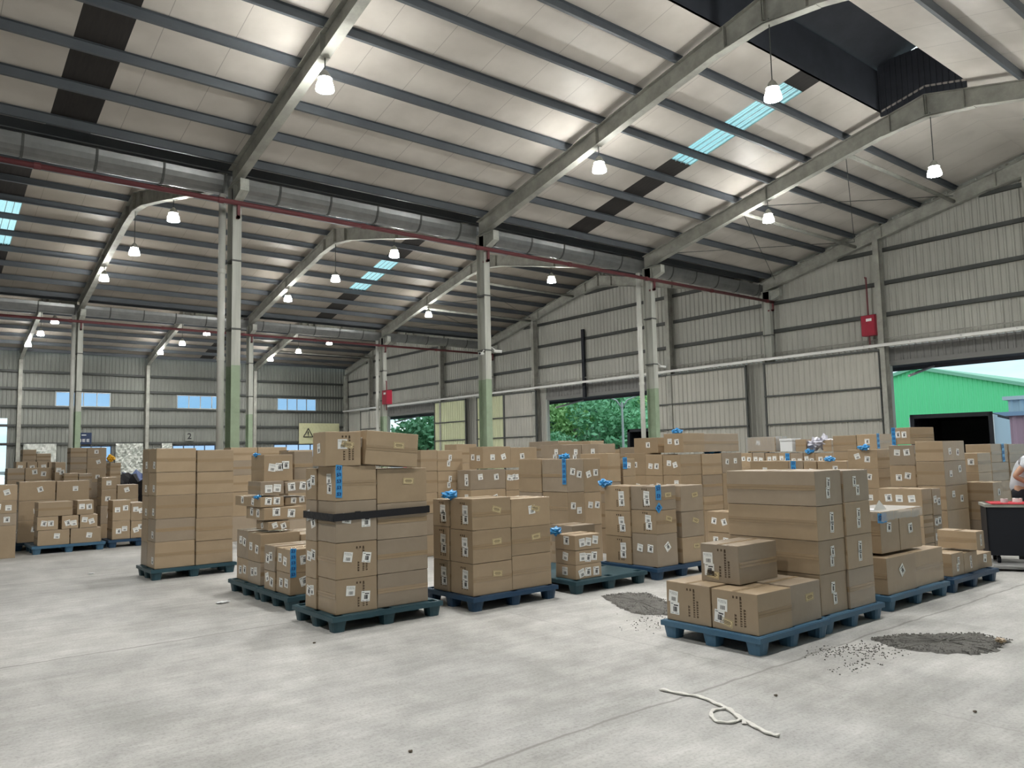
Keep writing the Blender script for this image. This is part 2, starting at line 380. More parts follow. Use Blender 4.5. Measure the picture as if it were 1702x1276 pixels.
for j, (yy, rowname) in enumerate(((VY[1], 'nearest'), (VY[2], 'middle'))):
    for fi in range(1, 6):
        column(XF[fi]-(0 if fi < 5 else .02), yy-.18, j == 0, 'white and pale green steel column, %s in the %s column row' % (cn[fi], rowname), 'columns of the %s row' % rowname)
    for fi in (2, 4):
        drainpipe(XF[fi]-.17, yy+.14, 7.75, 'white plastic drain pipe beside the column %s, %s row' % (cn[fi], rowname), 'drain pipes of the %s column row' % rowname)
for fi in range(1, 6):
    root = empty('wall_column', (XF[fi], YB-.32, 0)); mb = MB()
    mb.box(-.1, -.2, 0, .1, -.19, 7.9); mb.box(-.1, .14, 0, .1, .15, 7.9); mb.box(-.006, -.19, 0, .006, .14, 7.9); mb.build('shaft', STEELP, root)
    mb = MB(); mb.box(-.14, -.24, 0, .14, .19, .02); mb.build('base_plate', GIRT, root)
    tag(root, 'grey steel column against the far wall, %s' % cn[fi], 'column', 'columns against the far wall')

# end wall columns between the frames
post = MB(); post.box(XE-.22, 27.86, 4.4, XE-.12, 28.04, 7.85); tag(post.build('wall_post', BLACK), 'short dark post on the end wall above the tree doorway', 'post')
for n_, yy in enumerate((3.4, 8.1, 12.83, 22.3, None, 31.6, 40.66, None, 49.9)):
    if yy is None: continue
    lo_ = 4.62 if yy < 9 else 0
    root = empty('gable_column', (XE-.28, yy, lo_)); h = ztop(yy)-.46-lo_; mb = MB()
    mb.box(-.16, -.1, 0, -.15, .1, h); mb.box(.14, -.1, 0, .15, .1, h); mb.box(-.15, -.006, 0, .14, .006, h); mb.build('shaft', STEELP, root)
    mb = MB(); mb.box(-.2, -.14, 0, .18, .14, .02); mb.build('base_plate', GIRT, root)
    nm = ['out of frame right', 'at the right edge', 'behind the red cabinet', 'right of the tree doorway', 'above the tree doorway', 'left of the tree doorway', 'left of the yellow lit doors', 'above the far doorway', 'nearest the far corner'][n_]
    tag(root, 'dusty steel gable column on the end wall, %s' % nm, 'column', 'gable columns of the end wall')

# cladding with real ribs
def cladding(mb, horiz, fixed, a0, a1, zlo, zhi, pitch=.23, depth=.035, inward=-1):
    """ribbed sheet in the plane x=fixed ('y' runs) or y=fixed ('x' runs); zhi/zlo are numbers or functions"""
    g = lambda q, a: q(a) if callable(q) else q
    n = max(1, int(round((a1-a0)/pitch))); w = (a1-a0)/n; prof = [(0, 0), (.55, 0), (.68, 1), (.87, 1)]
    pts = [(a0+(k+p)*w, h) for k in range(n) for p, h in prof]+[(a1, 0)]
    b = len(mb.v)
    for (a, h) in pts:
        c = fixed+inward*depth*h
        for z in (g(zlo, a), g(zhi, a)): mb.v.append((c, a, z) if horiz == 'y' else (a, c, z))
    for k in range(len(pts)-1):
        mb.f.append((b+2*k, b+2*k+2, b+2*k+3, b+2*k+1)); mb.mi.append(0)
OPEN = [(-2.6, 12.85), (23.1, 31.05), (41.3, 47.9)]
ZT = 5.12
w = MB()
edges = [-3.0]+[q for o_ in OPEN for q in o_]+[YB]
for k, (a, b_) in enumerate(zip(edges, edges[1:])):
    if k % 2 == 0: cladding(w, 'y', XE, a, b_, 0, ZT)
cladding(w, 'y', XE, -3, YB, ZT, lambda a: ztop(a)+.2)
struct(w, 'wall_right', WALLM)
w = MB()
for (a, b_) in OPEN:
    cladding(w, 'y', XE+.02, a, b_, 4.62, ZT); w.box(XE-.02, a, 4.45, XE+.1, b_, 4.62)
trim(w, DARKC)
w = MB()                                             # jambs
for (a, b_) in OPEN:
    for q in (a, b_-.1): w.box(XE-.05, q, 0, XE+.12, q+.1, 4.5)
trim(w, mat('jamb_paint', (.42, .46, .42), .6))
BWIN = [(7.87, 10.88), (14.93, 17.95), (21.84, 24.81)]
LWIN = [(8.75, 11.0), (14.7, 17.45), (21.6, 25.3)]
w = MB(); bx = [2.75, 5.42]
xs = sorted(set([-8.4, XE]+bx+[q for t_ in BWIN+LWIN for q in t_]))
for xa, xb in zip(xs, xs[1:]):
    xm = (xa+xb)/2; inb = any(p < xm < q for p, q in BWIN); inl = any(p < xm < q for p, q in LWIN); ind = bx[0] < xm < bx[1]
    z = 0; cuts = []
    if ind: cuts.append((0, 4.4))
    if inl: cuts.append((1.75, 2.72))
    if inb: cuts.append((5.16, 6.07))
    for (p, q) in cuts:
        if p > z: cladding(w, 'x', YB, xa, xb, z, p)
        z = q
    cladding(w, 'x', YB, xa, xb, z, 8.55)
struct(w, 'wall_back', mat('dimmed_grey_cladding', (.25, .26, .24), .6, noise=(.8, .3, (.17, .175, .165)), stretch=(1, 1, .4)))  # cladding colour darkened to offset the lamps close by; dimness is painted in
w = MB(); w.box(-8.45, -3, 0, -8.4, YB, 10.8); struct(w, 'wall_left', WALLM)
w = MB(); w.box(-8.4, -3.05, 0, XE, -3, 8.9); struct(w, 'wall_front', WALLM)

# girts
def girt(x0, y0, x1, y1, z, m_=GIRT, h=.15, d=.07):
    mb = MB()
    if x0 == x1:
        mb.box(x0, y0, z-.006, x0+d, y1, z+.006); mb.box(x0+d-.008, y0, z, x0+d, y1, z+h); mb.box(x0, y0, z-.006, x0+.006, y1, z+.03)
    else:
        mb.box(x0, y0, z-.006, x1, y0+d, z+.006); mb.box(x0, y0+d-.008, z, x1, y0+d, z+h); mb.box(x0, y0, z-.006, x1, y0+.006, z+.03)
    trim(mb, m_)
for z in (6.2, 7.32, 8.5, 9.6):
    for i in range(3):
        lo, hi = VY[i], VY[i+1]
        if z > Z0-.45:
            d = (z-Z0+.5)/SL; lo += d; hi -= d
        if hi-lo > .5: girt(XE-.12, max(lo, -2.9), XE-.12, hi, z)
for z in (7.15, 6.12, 5.04, 3.9, 2.8): girt(-8.3, YB-.12, XE-.1, YB-.12, z)
# sliding door track
t_ = MB()
t_.box(XE-.50, -2.9, ZT-.02, XE-.49, YB-.4, ZT+.09); t_.box(XE-.50, -2.9, ZT+.08, XE-.36, YB-.4, ZT+.09)
y = 0.
trim(t_, mat('white_track_angle', (.68, .68, .66), .35, .2))
t_ = MB()
y = -2.6
while y < YB-1: t_.box(XE-.5, y, ZT+.02, XE-.1, y+.04, ZT+.06); y += 1.6
trim(t_, GIRT)
t_ = MB(); t_.tube([(XE-.2, -2.9, ZT+.28), (XE-.2, YB-.4, ZT+.28)], .02, 6); trim(t_, STEELP)
# sliding doors
dn = 1
def sliding(y0, y1, mt, z1=5.02):
    global dn
    mb = MB(); cladding(mb, 'y', XE-.38, y0+.06, y1-.06, .05, z1-.03); o = struct(mb, 'door_%d' % dn, mt); dn += 1
    f_ = MB(); x0 = XE-.44; x1 = XE-.36
    f_.box(x0, y0, .03, x1, y0+.07, z1); f_.box(x0, y1-.07, .03, x1, y1, z1)
    for z in (.05, 1.35, 2.55, 3.66, z1-.06): f_.box(x0-.02, y0, z, x1, y1, z+.06)
    f_.build('door_frame', GIRT, o)
sliding(12.9, 17.55, DOORM); sliding(18.35, 23.15, DOORM); sliding(31.4, 34.2, DOORM); sliding(34.2, 36.8, YSHEET); sliding(37.9, 41.35, YSHEET); sliding(47.95, 51.2, DOORM)
# outside canopy and dock edge
c_ = MB(); c_.prism([(XE+.1, 4.75), (XE+2.3, 4.60), (XE+2.3, 4.45), (XE+2.2, 4.45), (XE+2.2, 4.56), (XE+.1, 4.70)], 'y', -3, YB); trim(c_, mat('dark_canopy', (.09, .09, .11), .6))
for yy in (12.2, 8.3, 30.4, 24.0, 47.2, 42.0):
    c_ = MB(); c_.tube([(XE+.1, yy, 4.05), (XE+2.1, yy, 4.5)], .045, 8); trim(c_, mat('strut_paint', (.45, .43, .46), .5))

# windows of the far wall
for n_, (xa, xb) in enumerate(BWIN+LWIN):
    lo, hi = (5.16, 6.07) if n_ < 3 else (1.75, 2.72)
    p = MB(); p.quad([(xa, YB+.02, lo), (xb, YB+.02, lo), (xb, YB+.02, hi), (xa, YB+.02, hi)])
    o = struct(p, 'window_%d' % wn, GLASS); wn += 1
    f_ = MB(); f_.box(xa, YB-.06, lo, xb, YB+.04, lo+.05); f_.box(xa, YB-.06, hi-.05, xb, YB+.04, hi); k = 4
    for q in range(k+1):
        x = xa+(xb-xa)*q/k; f_.box(x-.025, YB-.05, lo, x+.025, YB+.035, hi)
    f_.build('window_frame', ALU if n_ < 3 else mat('dark_blue_frame', (.05, .07, .13), .5), o)

# valley gutters with straps
for j, yy in enumerate((VY[1], VY[2])):
    root = empty('valley_gutter', (0, yy+.29, 7.78)); mb = MB(); n = 12
    out = [(.26*math.cos(math.pi+math.pi*q/10), .40+.40*math.sin(math.pi+math.pi*q/10)) for q in range(11)]
    inn = [(p[0]*.97, p[1]+.008) for p in out[::-1]]
    mb.prism(out+inn, 'x', -8.4, XE-.1); mb.build('trough', GUTM, root)
    x = -7.4; k = 0
    while x < XE-.3:
        s = MB(); q = [(.275*math.cos(math.pi+math.pi*w_/10), .415+.43*math.sin(math.pi+math.pi*w_/10)) for w_ in range(11)]; qi = [(p[0]*.95, p[1]+.012) for p in q[::-1]]
        s.prism(q+qi, 'x', x-.025, x+.025); s.build('strap', GIRT, root); x += 1.32
    tag(root, 'long stainless valley gutter with dark straps under the %s roof valley' % ['nearer', 'farther'][j], 'gutter')
# fire pipes
for j, (yy, zz) in enumerate(((VY[1]-.43, 7.42), (VY[2]-.43, 7.42))):
    root = empty('fire_pipe', (0, yy, zz)); mb = MB(); mb.tube([(-8.3, 0, 0), (XE-.2, 0, 0)], .055, 12); mb.build('pipe', REDP, root, smooth=True)
    x = -5.
    while x < XE:
        mb = MB(); mb.tube([(x-.06, 0, 0), (x+.06, 0, 0)], .07, 12); mb.build('coupling', REDP, root); x += 3.52
    for fi in range(1, 6):
        mb = MB(); mb.box(XF[fi]-.03, -.03, -.35, XF[fi]+.03, .22, -.29); mb.box(XF[fi]-.03, -.03, -.35, XF[fi]+.03, .03, -.05); mb.build('bracket', REDP, root)
    tag(root, 'dull red fire pipe running along the %s column row under the gutter' % ['nearest', 'middle'][j], 'pipe')
# tube struts and brace rods in the last bay
for i in range(3):
    for k, yy in enumerate((VY[i+1]-3.9, VY[i+1]-7.3)):
        z = ztop(yy)-.32
        mb = MB(); mb.tube([(XF[4]+.02, yy, z), (XF[5]-.02, yy, z)], .06, 10)
        o = mb.build('roof_strut', STEELP, smooth=True)
        tag(o, 'grey tube strut between the last two rafters, %s one in the %s span' % (['lower', 'upper'][k], span_name[i]), 'strut', 'tube struts in the %s span' % span_name[i])
    for (ya_, yb_) in ((VY[i+1]-.6, VY[i+1]-3.9), (VY[i+1]-3.9, VY[i+1]-.6), (VY[i+1]-3.9, VY[i+1]-7.3), (VY[i+1]-7.3, VY[i+1]-3.9)):
        mb = MB(); mb.tube([(XF[4]+.05, ya_, ztop(ya_)-.14), (XF[5]-.05, yb_, ztop(yb_)-.14)], .011, 6)
        o = mb.build('brace_rod', GIRT); tag(o, 'thin crossing brace rod between the last two rafters, %s span' % span_name[i], 'rod', 'cross brace rods of the %s span' % span_name[i])

# high bay lamps
def lathe(prof, m_, name, n=16):
    mb = MB()
    for (ra, za), (rb, zb) in zip(prof, prof[1:]):
        for k in range(n):
            a, b_ = 2*math.pi*k/n, 2*math.pi*(k+1)/n
            mb.quad([(ra*math.cos(a), ra*math.sin(a), za), (ra*math.cos(b_), ra*math.sin(b_), za), (rb*math.cos(b_), rb*math.sin(b_), zb), (rb*math.cos(a), rb*math.sin(a), zb)])
    return mb.mesh(name, m_)
mb = MB(); mb.v = [(.125*math.cos(math.pi*k/8), .125*math.sin(math.pi*k/8), -.09) for k in range(16)]; mb.f = [tuple(reversed(range(16)))]; mb.mi = [0]
bulb_me = bpy.data.meshes.new('light_source'); bulb_me.from_pydata(mb.v, [], mb.f); bulb_me.materials.append(BULB)
core = lathe([(.125, -.088), (.12, -.03), (.05, .0)], STEELP, 'reflector_core')
bell_me = lathe([(.165, -.15), (.16, -.08), (.135, 0), (.09, .07), (.085, .07), (.13, 0), (.155, -.08), (.16, -.15)], BELLG, 'bell_shade')
hs = MB(); hs.tube([(0, 0, .07), (0, 0, .11), (0, 0, .19), (0, 0, .24)], [.13, .11, .07, .02], 16); hs_me = hs.mesh('lamp_housing', STEELP)
row = {3.4: 'near slope behind the camera', 7.97: 'under the near ridge', 12.65: 'above the nearest column row', 22.3: 'just beyond the nearest column row', 26.7: 'under the middle ridge', 31.2: 'before the middle column row', 42.0: 'beyond the middle column row', 46.4: 'under the far ridge', 51.0: 'nearest the far wall'}
for fi in range(1, 5):
    for yy, rn in row.items():
        if fi == 1 and yy > 12: continue
        x = XF[fi]; root = empty('high_bay_lamp', (x, yy, 8.47))
        inst('light_source', bulb_me, root); inst('reflector_core', core, root); inst('bell_shade', bell_me, root); inst('lamp_housing', hs_me, root)
        top = ztop(yy)-.46-8.47
        mb = MB(); mb.tube([(0, 0, .23), (0, 0, top)], .012, 6); mb.build('lamp_cord', GIRT, root)
        tag(root, 'glowing bell lamp, frame %s, %s' % (cn[fi], rn), 'lamp', 'high bay lamps')
TABLE = [
('rA', 'front right', 5.512, 3.76, 0.484, 0.453, 0.15, [0.48], 'PLF', 'n'),
('rA', 'front left', 5.512, 4.225, 0.48, 0.478, 0.15, [0.49], 'PL', 'n'),
('rA', 'rear', 6.008, 3.775, 0.476, 0.45, 0.15, [0.49], 'n', 'f'),
('rA', 'rear left', 6.004, 4.21, 0.45, 0.45, 0.15, [0.43], 'n', 'n'),
('tA', 'front left', 3.402, 6.994, 0.446, 0.401, 0.15, [0.48, 0.83, 1.23, 1.57], 'T', '23'),
('tA', 'front right', 3.86, 7.009, 0.593, 0.45, 0.15, [0.48, 0.82, 1.18, 1.53], 'n', 'n'),
('tA', 'rear left', 3.387, 7.407, 0.5, 0.25, 0.15, [0.45, 0.82, 1.23, 1.55], '2', 'n'),
('tA', 'rear right', 3.86, 7.471, 0.5, 0.33, 0.15, [0.43, 0.79, 1.16, 1.53], 'n', 'n'),
('rB', 'left', 6.546, 3.805, 0.462, 0.95, 0.15, [0.51, 0.81, 1.12, 1.44], 'T', 'V'),
('rB', 'right', 7.021, 3.79, 0.472, 0.85, 0.15, [0.51, 0.82, 1.13, 1.43], 'n', 'V'),
('rC', 'left', 7.916, 3.87, 0.64, 0.55, 0.15, [0.52], 'n', 'D'),
('rC', 'right', 8.568, 3.885, 0.679, 0.55, 0.15, [0.52], 'n', 'n'),
('rD', 'left', 9.511, 3.898, 0.321, 0.5, 0.15, [0.41], 'n', 'V'),
('rD', 'middle', 9.843, 3.898, 0.386, 0.5, 0.15, [0.39], 'n', 'V'),
('rD', 'right', 10.241, 3.913, 0.45, 0.5, 0.15, [0.33], 'n', '1'),
('rE', 'left', 10.986, 4.827, 0.3, 0.592, 0, [0.32, 0.54, 0.7, 1.06], '3', 'n'),
('rE', 'right', 11.298, 4.827, 0.265, 0.5, 0, [0.29, 0.51, 0.68, 1.05], 'n', '2'),
('rF', '', 12.117, 4.979, 0.757, 0.4, 0, [0.69, 1.05, 1.41, 1.71], 'T', '2'),
('rG', '', 12.698, 5.654, 0.45, 0.4, 0, [0.67, 1.0, 1.34, 1.66], '2', 'n'),
('rH', '', 13.679, 5.104, 0.537, 0.4, 0, [0.74, 1.19, 1.51], '2', 'T'),
('rI', 'left', 14.686, 5.261, 0.755, 0.4, 0, [0.68, 1.01, 1.33, 1.65], 'n', 'T'),
('rI', 'right', 15.453, 5.246, 0.927, 0.45, 0, [0.64, 0.98, 1.31, 1.64], 'n', 'T'),
('rJ', '', 13.081, 4.7, 0.378, 0.4, 0, [0.49, 0.78, 1.07], 'n', '1'),
('mA', 'front', 7.81, 6.788, 0.406, 0.434, 0.15, [0.57, 0.88, 1.19], 'PV', 'nf'),
('mA', 'left', 7.795, 7.234, 0.42, 0.464, 0.15, [0.51, 0.85, 1.19], 'PV', 'n'),
('mA', 'right', 8.325, 6.792, 0.475, 0.45, 0.15, [0.49, 0.83, 1.18], 'n', 'f'),
('mB', 'front', 6.415, 6.846, 0.426, 0.358, 0.15, [0.32, 0.49, 0.67], '1', '3'),
('mB', 'back', 7.223, 7.758, 0.434, 0.42, 0.15, [0.44, 0.67], 'n', 'n'),
('mC', 'front left', 4.911, 6.836, 0.532, 0.419, 0.15, [0.49, 0.84, 1.18], 'PV', 'f'),
('mC', 'front right', 5.455, 6.851, 0.578, 0.45, 0.15, [0.52, 0.83, 1.15], 'n', 'f'),
('mC', 'rear', 4.896, 7.267, 0.5, 0.317, 0.15, [0.49, 0.86, 1.16], 'PV', 'n'),
('mD', 'front', 7.867, 8.525, 0.339, 0.563, 0, [0.59, 1.07, 1.56], 'n', '2'),
('mD', 'right', 8.218, 8.54, 0.36, 0.45, 0, [0.56, 1.05, 1.56], 'n', '2'),
('mD', 'left', 7.852, 9.099, 0.45, 0.54, 0, [0.56, 1.05, 1.57], 'n', 'n'),
('mE', 'first', 6.89, 11.024, 0.326, 0.45, 0, [0.35, 0.7, 1.04, 1.4, 1.75], 'n', 'T'),
('mE', 'second', 7.229, 11.039, 0.516, 0.45, 0, [0.34, 0.68, 1.02, 1.39, 1.74], 'n', 'TV'),
('mE', 'third', 7.574, 10.566, 0.732, 0.4, 0, [0.36, 0.73, 1.07, 1.4], 'V', '2'),
('mE', 'fourth', 8.318, 10.566, 0.308, 0.45, 0, [0.34, 0.69, 1.03, 1.38], 'n', '3'),
('mI', '', 9.093, 13.165, 0.502, 0.45, 0, [0.38, 0.77, 1.15, 1.49, 1.88], 'n', 'n'),
('mJ', 'right', 10.331, 10.317, 0.45, 0.451, 0, [0.36, 0.72, 1.08, 1.42, 1.81], 'V', 'n'),
('mJ', 'middle', 10.331, 10.78, 0.45, 0.532, 0, [0.36, 0.72, 1.08, 1.42, 1.81], 'V', 'n'),
('mJ', 'left', 10.346, 11.324, 0.45, 0.655, 0, [0.36, 0.73, 1.09, 1.43, 1.82], 'V', 'n'),
('mK', 'right', 12.606, 12.849, 0.45, 1.087, 0, [0.4, 0.81, 1.21, 1.55, 1.92], '1', 'n'),
('mK', 'left', 12.606, 13.947, 0.45, 1.1, 0, [0.4, 0.81, 1.21, 1.55, 1.95], 'n', 'n'),
('mL', '', 9.229, 9.013, 0.3, 0.646, 0, [0.41, 0.82, 1.16, 1.63], 'n', 'n'),
('mM', 'right', 11.832, 10.771, 0.45, 0.418, 0, [0.51, 1.01, 1.35, 1.74], 'n', 'n'),
('mM', 'left', 11.832, 11.201, 0.45, 0.529, 0, [0.51, 1.01, 1.35, 1.71], 'n', 'n'),
('mN', '', 9.616, 9.042, 0.3, 0.4, 0, [0.86, 1.24, 1.53], 'n', '1'),
('mF', 'front', 10.859, 8.836, 0.582, 0.4, 0, [0.61, 0.85, 1.22, 1.58], '2', 'n'),
('mF', 'left', 10.859, 9.248, 0.45, 0.398, 0, [0.59, 0.84, 1.21, 1.59], '2', 'n'),
('mF', 'far left', 10.874, 9.658, 0.45, 0.509, 0, [0.58, 0.83, 1.21, 1.62], '1', 'n'),
('mF', 'right', 11.453, 8.821, 0.568, 0.45, 0, [0.57, 0.82, 1.2, 1.58], 'n', 'n'),
('mF', 'far right', 12.033, 8.821, 0.609, 0.45, 0, [0.54, 1.22, 1.59], 'n', '2'),
('mG', '', 10.554, 7.59, 0.397, 0.486, 0, [0.32, 0.65], '2', '2'),
('mH', 'front', 13.011, 6.4, 0.564, 0.522, 0, [0.64, 0.94, 1.27, 1.6], '2', 'n'),
('mO', 'first', 15.748, 8.717, 0.45, 0.4, 0, [0.44, 0.89, 1.23, 1.53], '2', 'n'),
('mO', 'second', 15.763, 9.129, 0.45, 0.267, 0, [0.44, 0.89, 1.23, 1.54], '2', 'n'),
('mO', 'third', 15.748, 9.408, 0.45, 0.302, 0, [0.44, 0.89, 1.23, 1.54], '2', 'n'),
('mO', 'fourth', 15.748, 9.721, 0.45, 0.289, 0, [0.44, 0.89, 1.23, 1.55], '2', 'n'),
('mO', 'fifth', 15.763, 10.023, 0.45, 0.339, 0, [0.44, 0.89, 1.23, 1.55], '2', 'n'),
('mO', 'sixth', 15.748, 10.374, 0.45, 0.314, 0, [0.44, 0.89, 1.23, 1.56], '2', 'n'),
('mO', 'seventh', 15.748, 10.699, 0.45, 0.333, 0, [0.44, 0.89, 1.23, 1.56], '2', 'n'),
('mP', 'first', 13.41, 7.157, 0.45, 0.569, 0, [0.35, 0.7, 1.04, 1.4], '1', 'n'),
('mP', 'second', 13.395, 7.738, 0.45, 0.258, 0, [0.34, 0.69, 1.03, 1.4], '1', 'n'),
('mP', 'third', 13.395, 8.008, 0.45, 0.3, 0, [0.34, 0.68, 1.02, 1.41], '1', 'n'),
('mP', 'fourth', 13.41, 8.321, 0.45, 0.847, 0, [0.34, 0.68, 1.02, 1.41], '1', 'n'),
('mQ', 'right', 14.898, 7.321, 0.832, 0.4, 0, [0.44, 0.89, 1.23, 1.58, 1.89], '1', 'n'),
('mQ', 'left', 14.898, 7.733, 0.45, 0.488, 0, [0.44, 0.89, 1.23, 1.56, 1.88], 'n', 'n'),
('lA', 'left', 2.976, 11.784, 0.545, 0.409, 0.15, [0.52, 0.84, 1.17, 1.5, 1.84], 'L', 'T'),
('lA', 'right', 3.533, 11.769, 0.529, 0.45, 0.15, [0.49, 0.82, 1.17, 1.49, 1.81], 'n', 'T'),
('lA', 'rear', 2.976, 12.205, 0.5, 0.334, 0.15, [0.49, 0.82, 1.16, 1.5, 1.84], 'L', 'n'),
('lC', 'left', 2.01, 17.787, 0.618, 0.45, 0.15, [0.57, 0.95, 1.32], 'n', '1'),
('lC', 'right', 2.64, 17.772, 0.578, 0.45, 0.15, [0.53, 0.91, 1.31], 'n', '1'),
('lD', 'left', 3.488, 16.934, 0.325, 0.45, 0.15, [0.51, 0.91], 'n', '2'),
('lD', 'right', 3.825, 16.949, 0.258, 0.45, 0.15, [0.49, 0.85], 'n', '2'),
('lG', '', 1.395, 16.541, 0.448, 0.45, 0, [0.58, 0.79, 1.02, 1.3], 'n', '2'),
('lH', 'left', 1.984, 19.499, 0.31, 0.45, 0, [0.5, 1.0, 1.34, 1.58], 'n', 'n'),
('lH', 'right', 2.305, 19.514, 0.492, 0.45, 0, [0.49, 0.99, 1.33, 1.58], 'n', '2'),
('lI', 'first', 2.286, 20.875, 0.2, 0.45, 0, [0.36, 0.71, 1.07, 1.41, 1.72], 'n', '1'),
('lI', 'second', 2.498, 20.875, 0.2, 0.45, 0, [0.35, 0.71, 1.06, 1.4, 1.71], 'n', '1'),
('lI', 'third', 2.71, 20.89, 0.2, 0.45, 0, [0.35, 0.71, 1.06, 1.4, 1.71], 'n', '1'),
('lI', 'fourth', 2.922, 20.875, 0.2, 0.45, 0, [0.35, 0.7, 1.05, 1.39, 1.7], 'n', '1'),
('lJ', 'left', 2.582, 22.452, 0.29, 0.45, 0, [0.42, 0.85, 1.27, 1.61, 1.76, 2.02], 'n', 'n'),
('lJ', 'right', 2.884, 22.467, 0.315, 0.45, 0, [0.42, 0.84, 1.26, 1.6, 1.75, 1.92], 'n', 'n'),
('lK', '', 2.827, 19.294, 0.2, 0.45, 0, [0.47, 0.95, 1.29, 1.69], 'n', '2'),
('lL', 'left', 2.962, 19.071, 0.273, 0.45, 0, [0.47, 0.94, 1.28, 1.45], 'n', 'n'),
('lL', 'right', 3.247, 19.086, 0.259, 0.45, 0, [0.46, 0.92, 1.26, 1.43], 'n', 'n'),
('lM', 'left', 3.579, 22.214, 0.367, 0.45, 0, [0.39, 0.78, 1.17, 1.51, 1.81, 2.05], 'n', 'n'),
('lM', 'right', 3.957, 22.214, 0.444, 0.45, 0, [0.39, 0.77, 1.16, 1.5, 1.8, 2.05], 'n', '1'),
('lN', 'left', 3.535, 18.261, 0.292, 0.45, 0, [0.38, 0.75, 1.09, 1.35], 'n', '1'),
('lN', 'right', 3.84, 18.246, 0.415, 0.45, 0, [0.54, 0.88, 1.18], 'n', '1'),
('lO', '', 4.203, 20.779, 0.239, 0.45, 0, [0.47, 0.94, 1.28, 1.46, 1.65], 'n', 'n'),
('lE', 'near', 3.509, 8.34, 0.5, 0.389, 0.15, [0.39, 0.65], '2', '2'),
('lE', 'far', 3.494, 8.741, 0.5, 0.312, 0.15, [0.37, 0.66], '2', 'n'),
('lQ', 'near', 3.52, 9.249, 0.5, 0.418, 0.15, [0.42, 0.76], '2', 'n'),
('lQ', 'far', 3.535, 9.679, 0.5, 0.413, 0.15, [0.42, 0.77], '2', 'n'),
('lQ', 'right', 4.032, 9.234, 0.5, 0.8, 0.15, [0.37, 0.72], 'n', 'n'),
('lP', 'first', 5.495, 16.087, 0.555, 0.45, 0, [0.5, 1.0, 1.34, 1.64, 1.91], 'n', 'n'),
('lP', 'second', 6.062, 16.102, 0.637, 0.45, 0, [0.49, 0.98, 1.32, 1.62, 1.91], 'n', 'n'),
('lP', 'third', 5.977, 14.301, 0.498, 0.45, 0, [0.5, 1.0, 1.34, 1.61, 1.82], 'n', 'n'),
('uA', '', 7.891, 10.644, 0.601, 0.4, 1.415, [1.79], '2', '2'),
('uB', '', 8.504, 10.659, 0.609, 0.45, 1.415, [1.77], 'n', '1'),
('uC', '', 11.035, 9.483, 0.4, 0.591, 1.615, [1.9], '1', 'n'),
('uD', '', 10.975, 8.852, 0.613, 0.438, 1.615, [1.96], '2', 'n'),
('uE', '', 11.599, 8.867, 1.033, 0.45, 1.615, [1.95], 'n', 'n'),
('uF', '', 3.638, 9.3, 0.274, 0.395, 0.79, [0.89], '1', '2'),
('uG', '', 3.603, 9.35, 0.511, 0.607, 0.91, [1.06], '2', '2'),
('uH', '', 3.577, 9.4, 0.297, 0.895, 1.065, [1.19], '2', '2'),
('uI', '', 3.952, 9.55, 0.323, 0.45, 1.065, [1.17], 'n', '2'),
('uJ', '', 3.595, 9.45, 0.299, 0.43, 1.215, [1.38], 'n', '2'),
('uK', '', 3.931, 9.5, 0.322, 0.45, 1.215, [1.36], 'n', '2'),
('uL', '', 3.695, 9.6, 0.38, 0.439, 1.375, [1.71], 'n', '3'),
('uM', '', 4.177, 9.8, 0.26, 0.45, 1.375, [1.75], 'n', 'n'),
('uN', '', 5.744, 4.086, 0.605, 0.393, 0.487, [0.82], 'PLF', 'n'),
('uO', '', 8.01, 3.957, 0.41, 0.5, 0.545, [0.97], 'n', '1'),
('uP', '', 8.432, 3.957, 0.502, 0.5, 0.545, [0.95], 'n', '1'),
('uQ', '', 9.976, 3.799, 0.227, 0.438, 0.415, [0.63], 'n', 'V'),
]

# ------------------------------------------------------------------ cartons
def carton_mesh(wx, wy, h, m_):
    bm = bmesh.new(); bmesh.ops.create_cube(bm, size=1)
    for v in bm.verts:
        v.co = Vector(((v.co.x+.5)*wx, (v.co.y+.5)*wy, (v.co.z+.5)*h))
    for v in bm.verts:
        if v.co.z > h/2: v.co.x += (1 if v.co.x < wx/2 else -1)*R.uniform(0, .004); v.co.y += (1 if v.co.y < wy/2 else -1)*R.uniform(0, .004)
    bmesh.ops.bevel(bm, geom=bm.edges[:]+bm.verts[:], offset=.006, segments=2, profile=.6, affect='EDGES')
    bmesh.ops.recalc_face_normals(bm, faces=bm.faces)
    me = bpy.data.meshes.new('cardboard_box'); bm.to_mesh(me); bm.free(); me.materials.append(m_); return me
def plate(mb, x0, y0, x1, y1, z0, z1, mi): mb.box(x0, y0, z0, x1, y1, z1, mi)
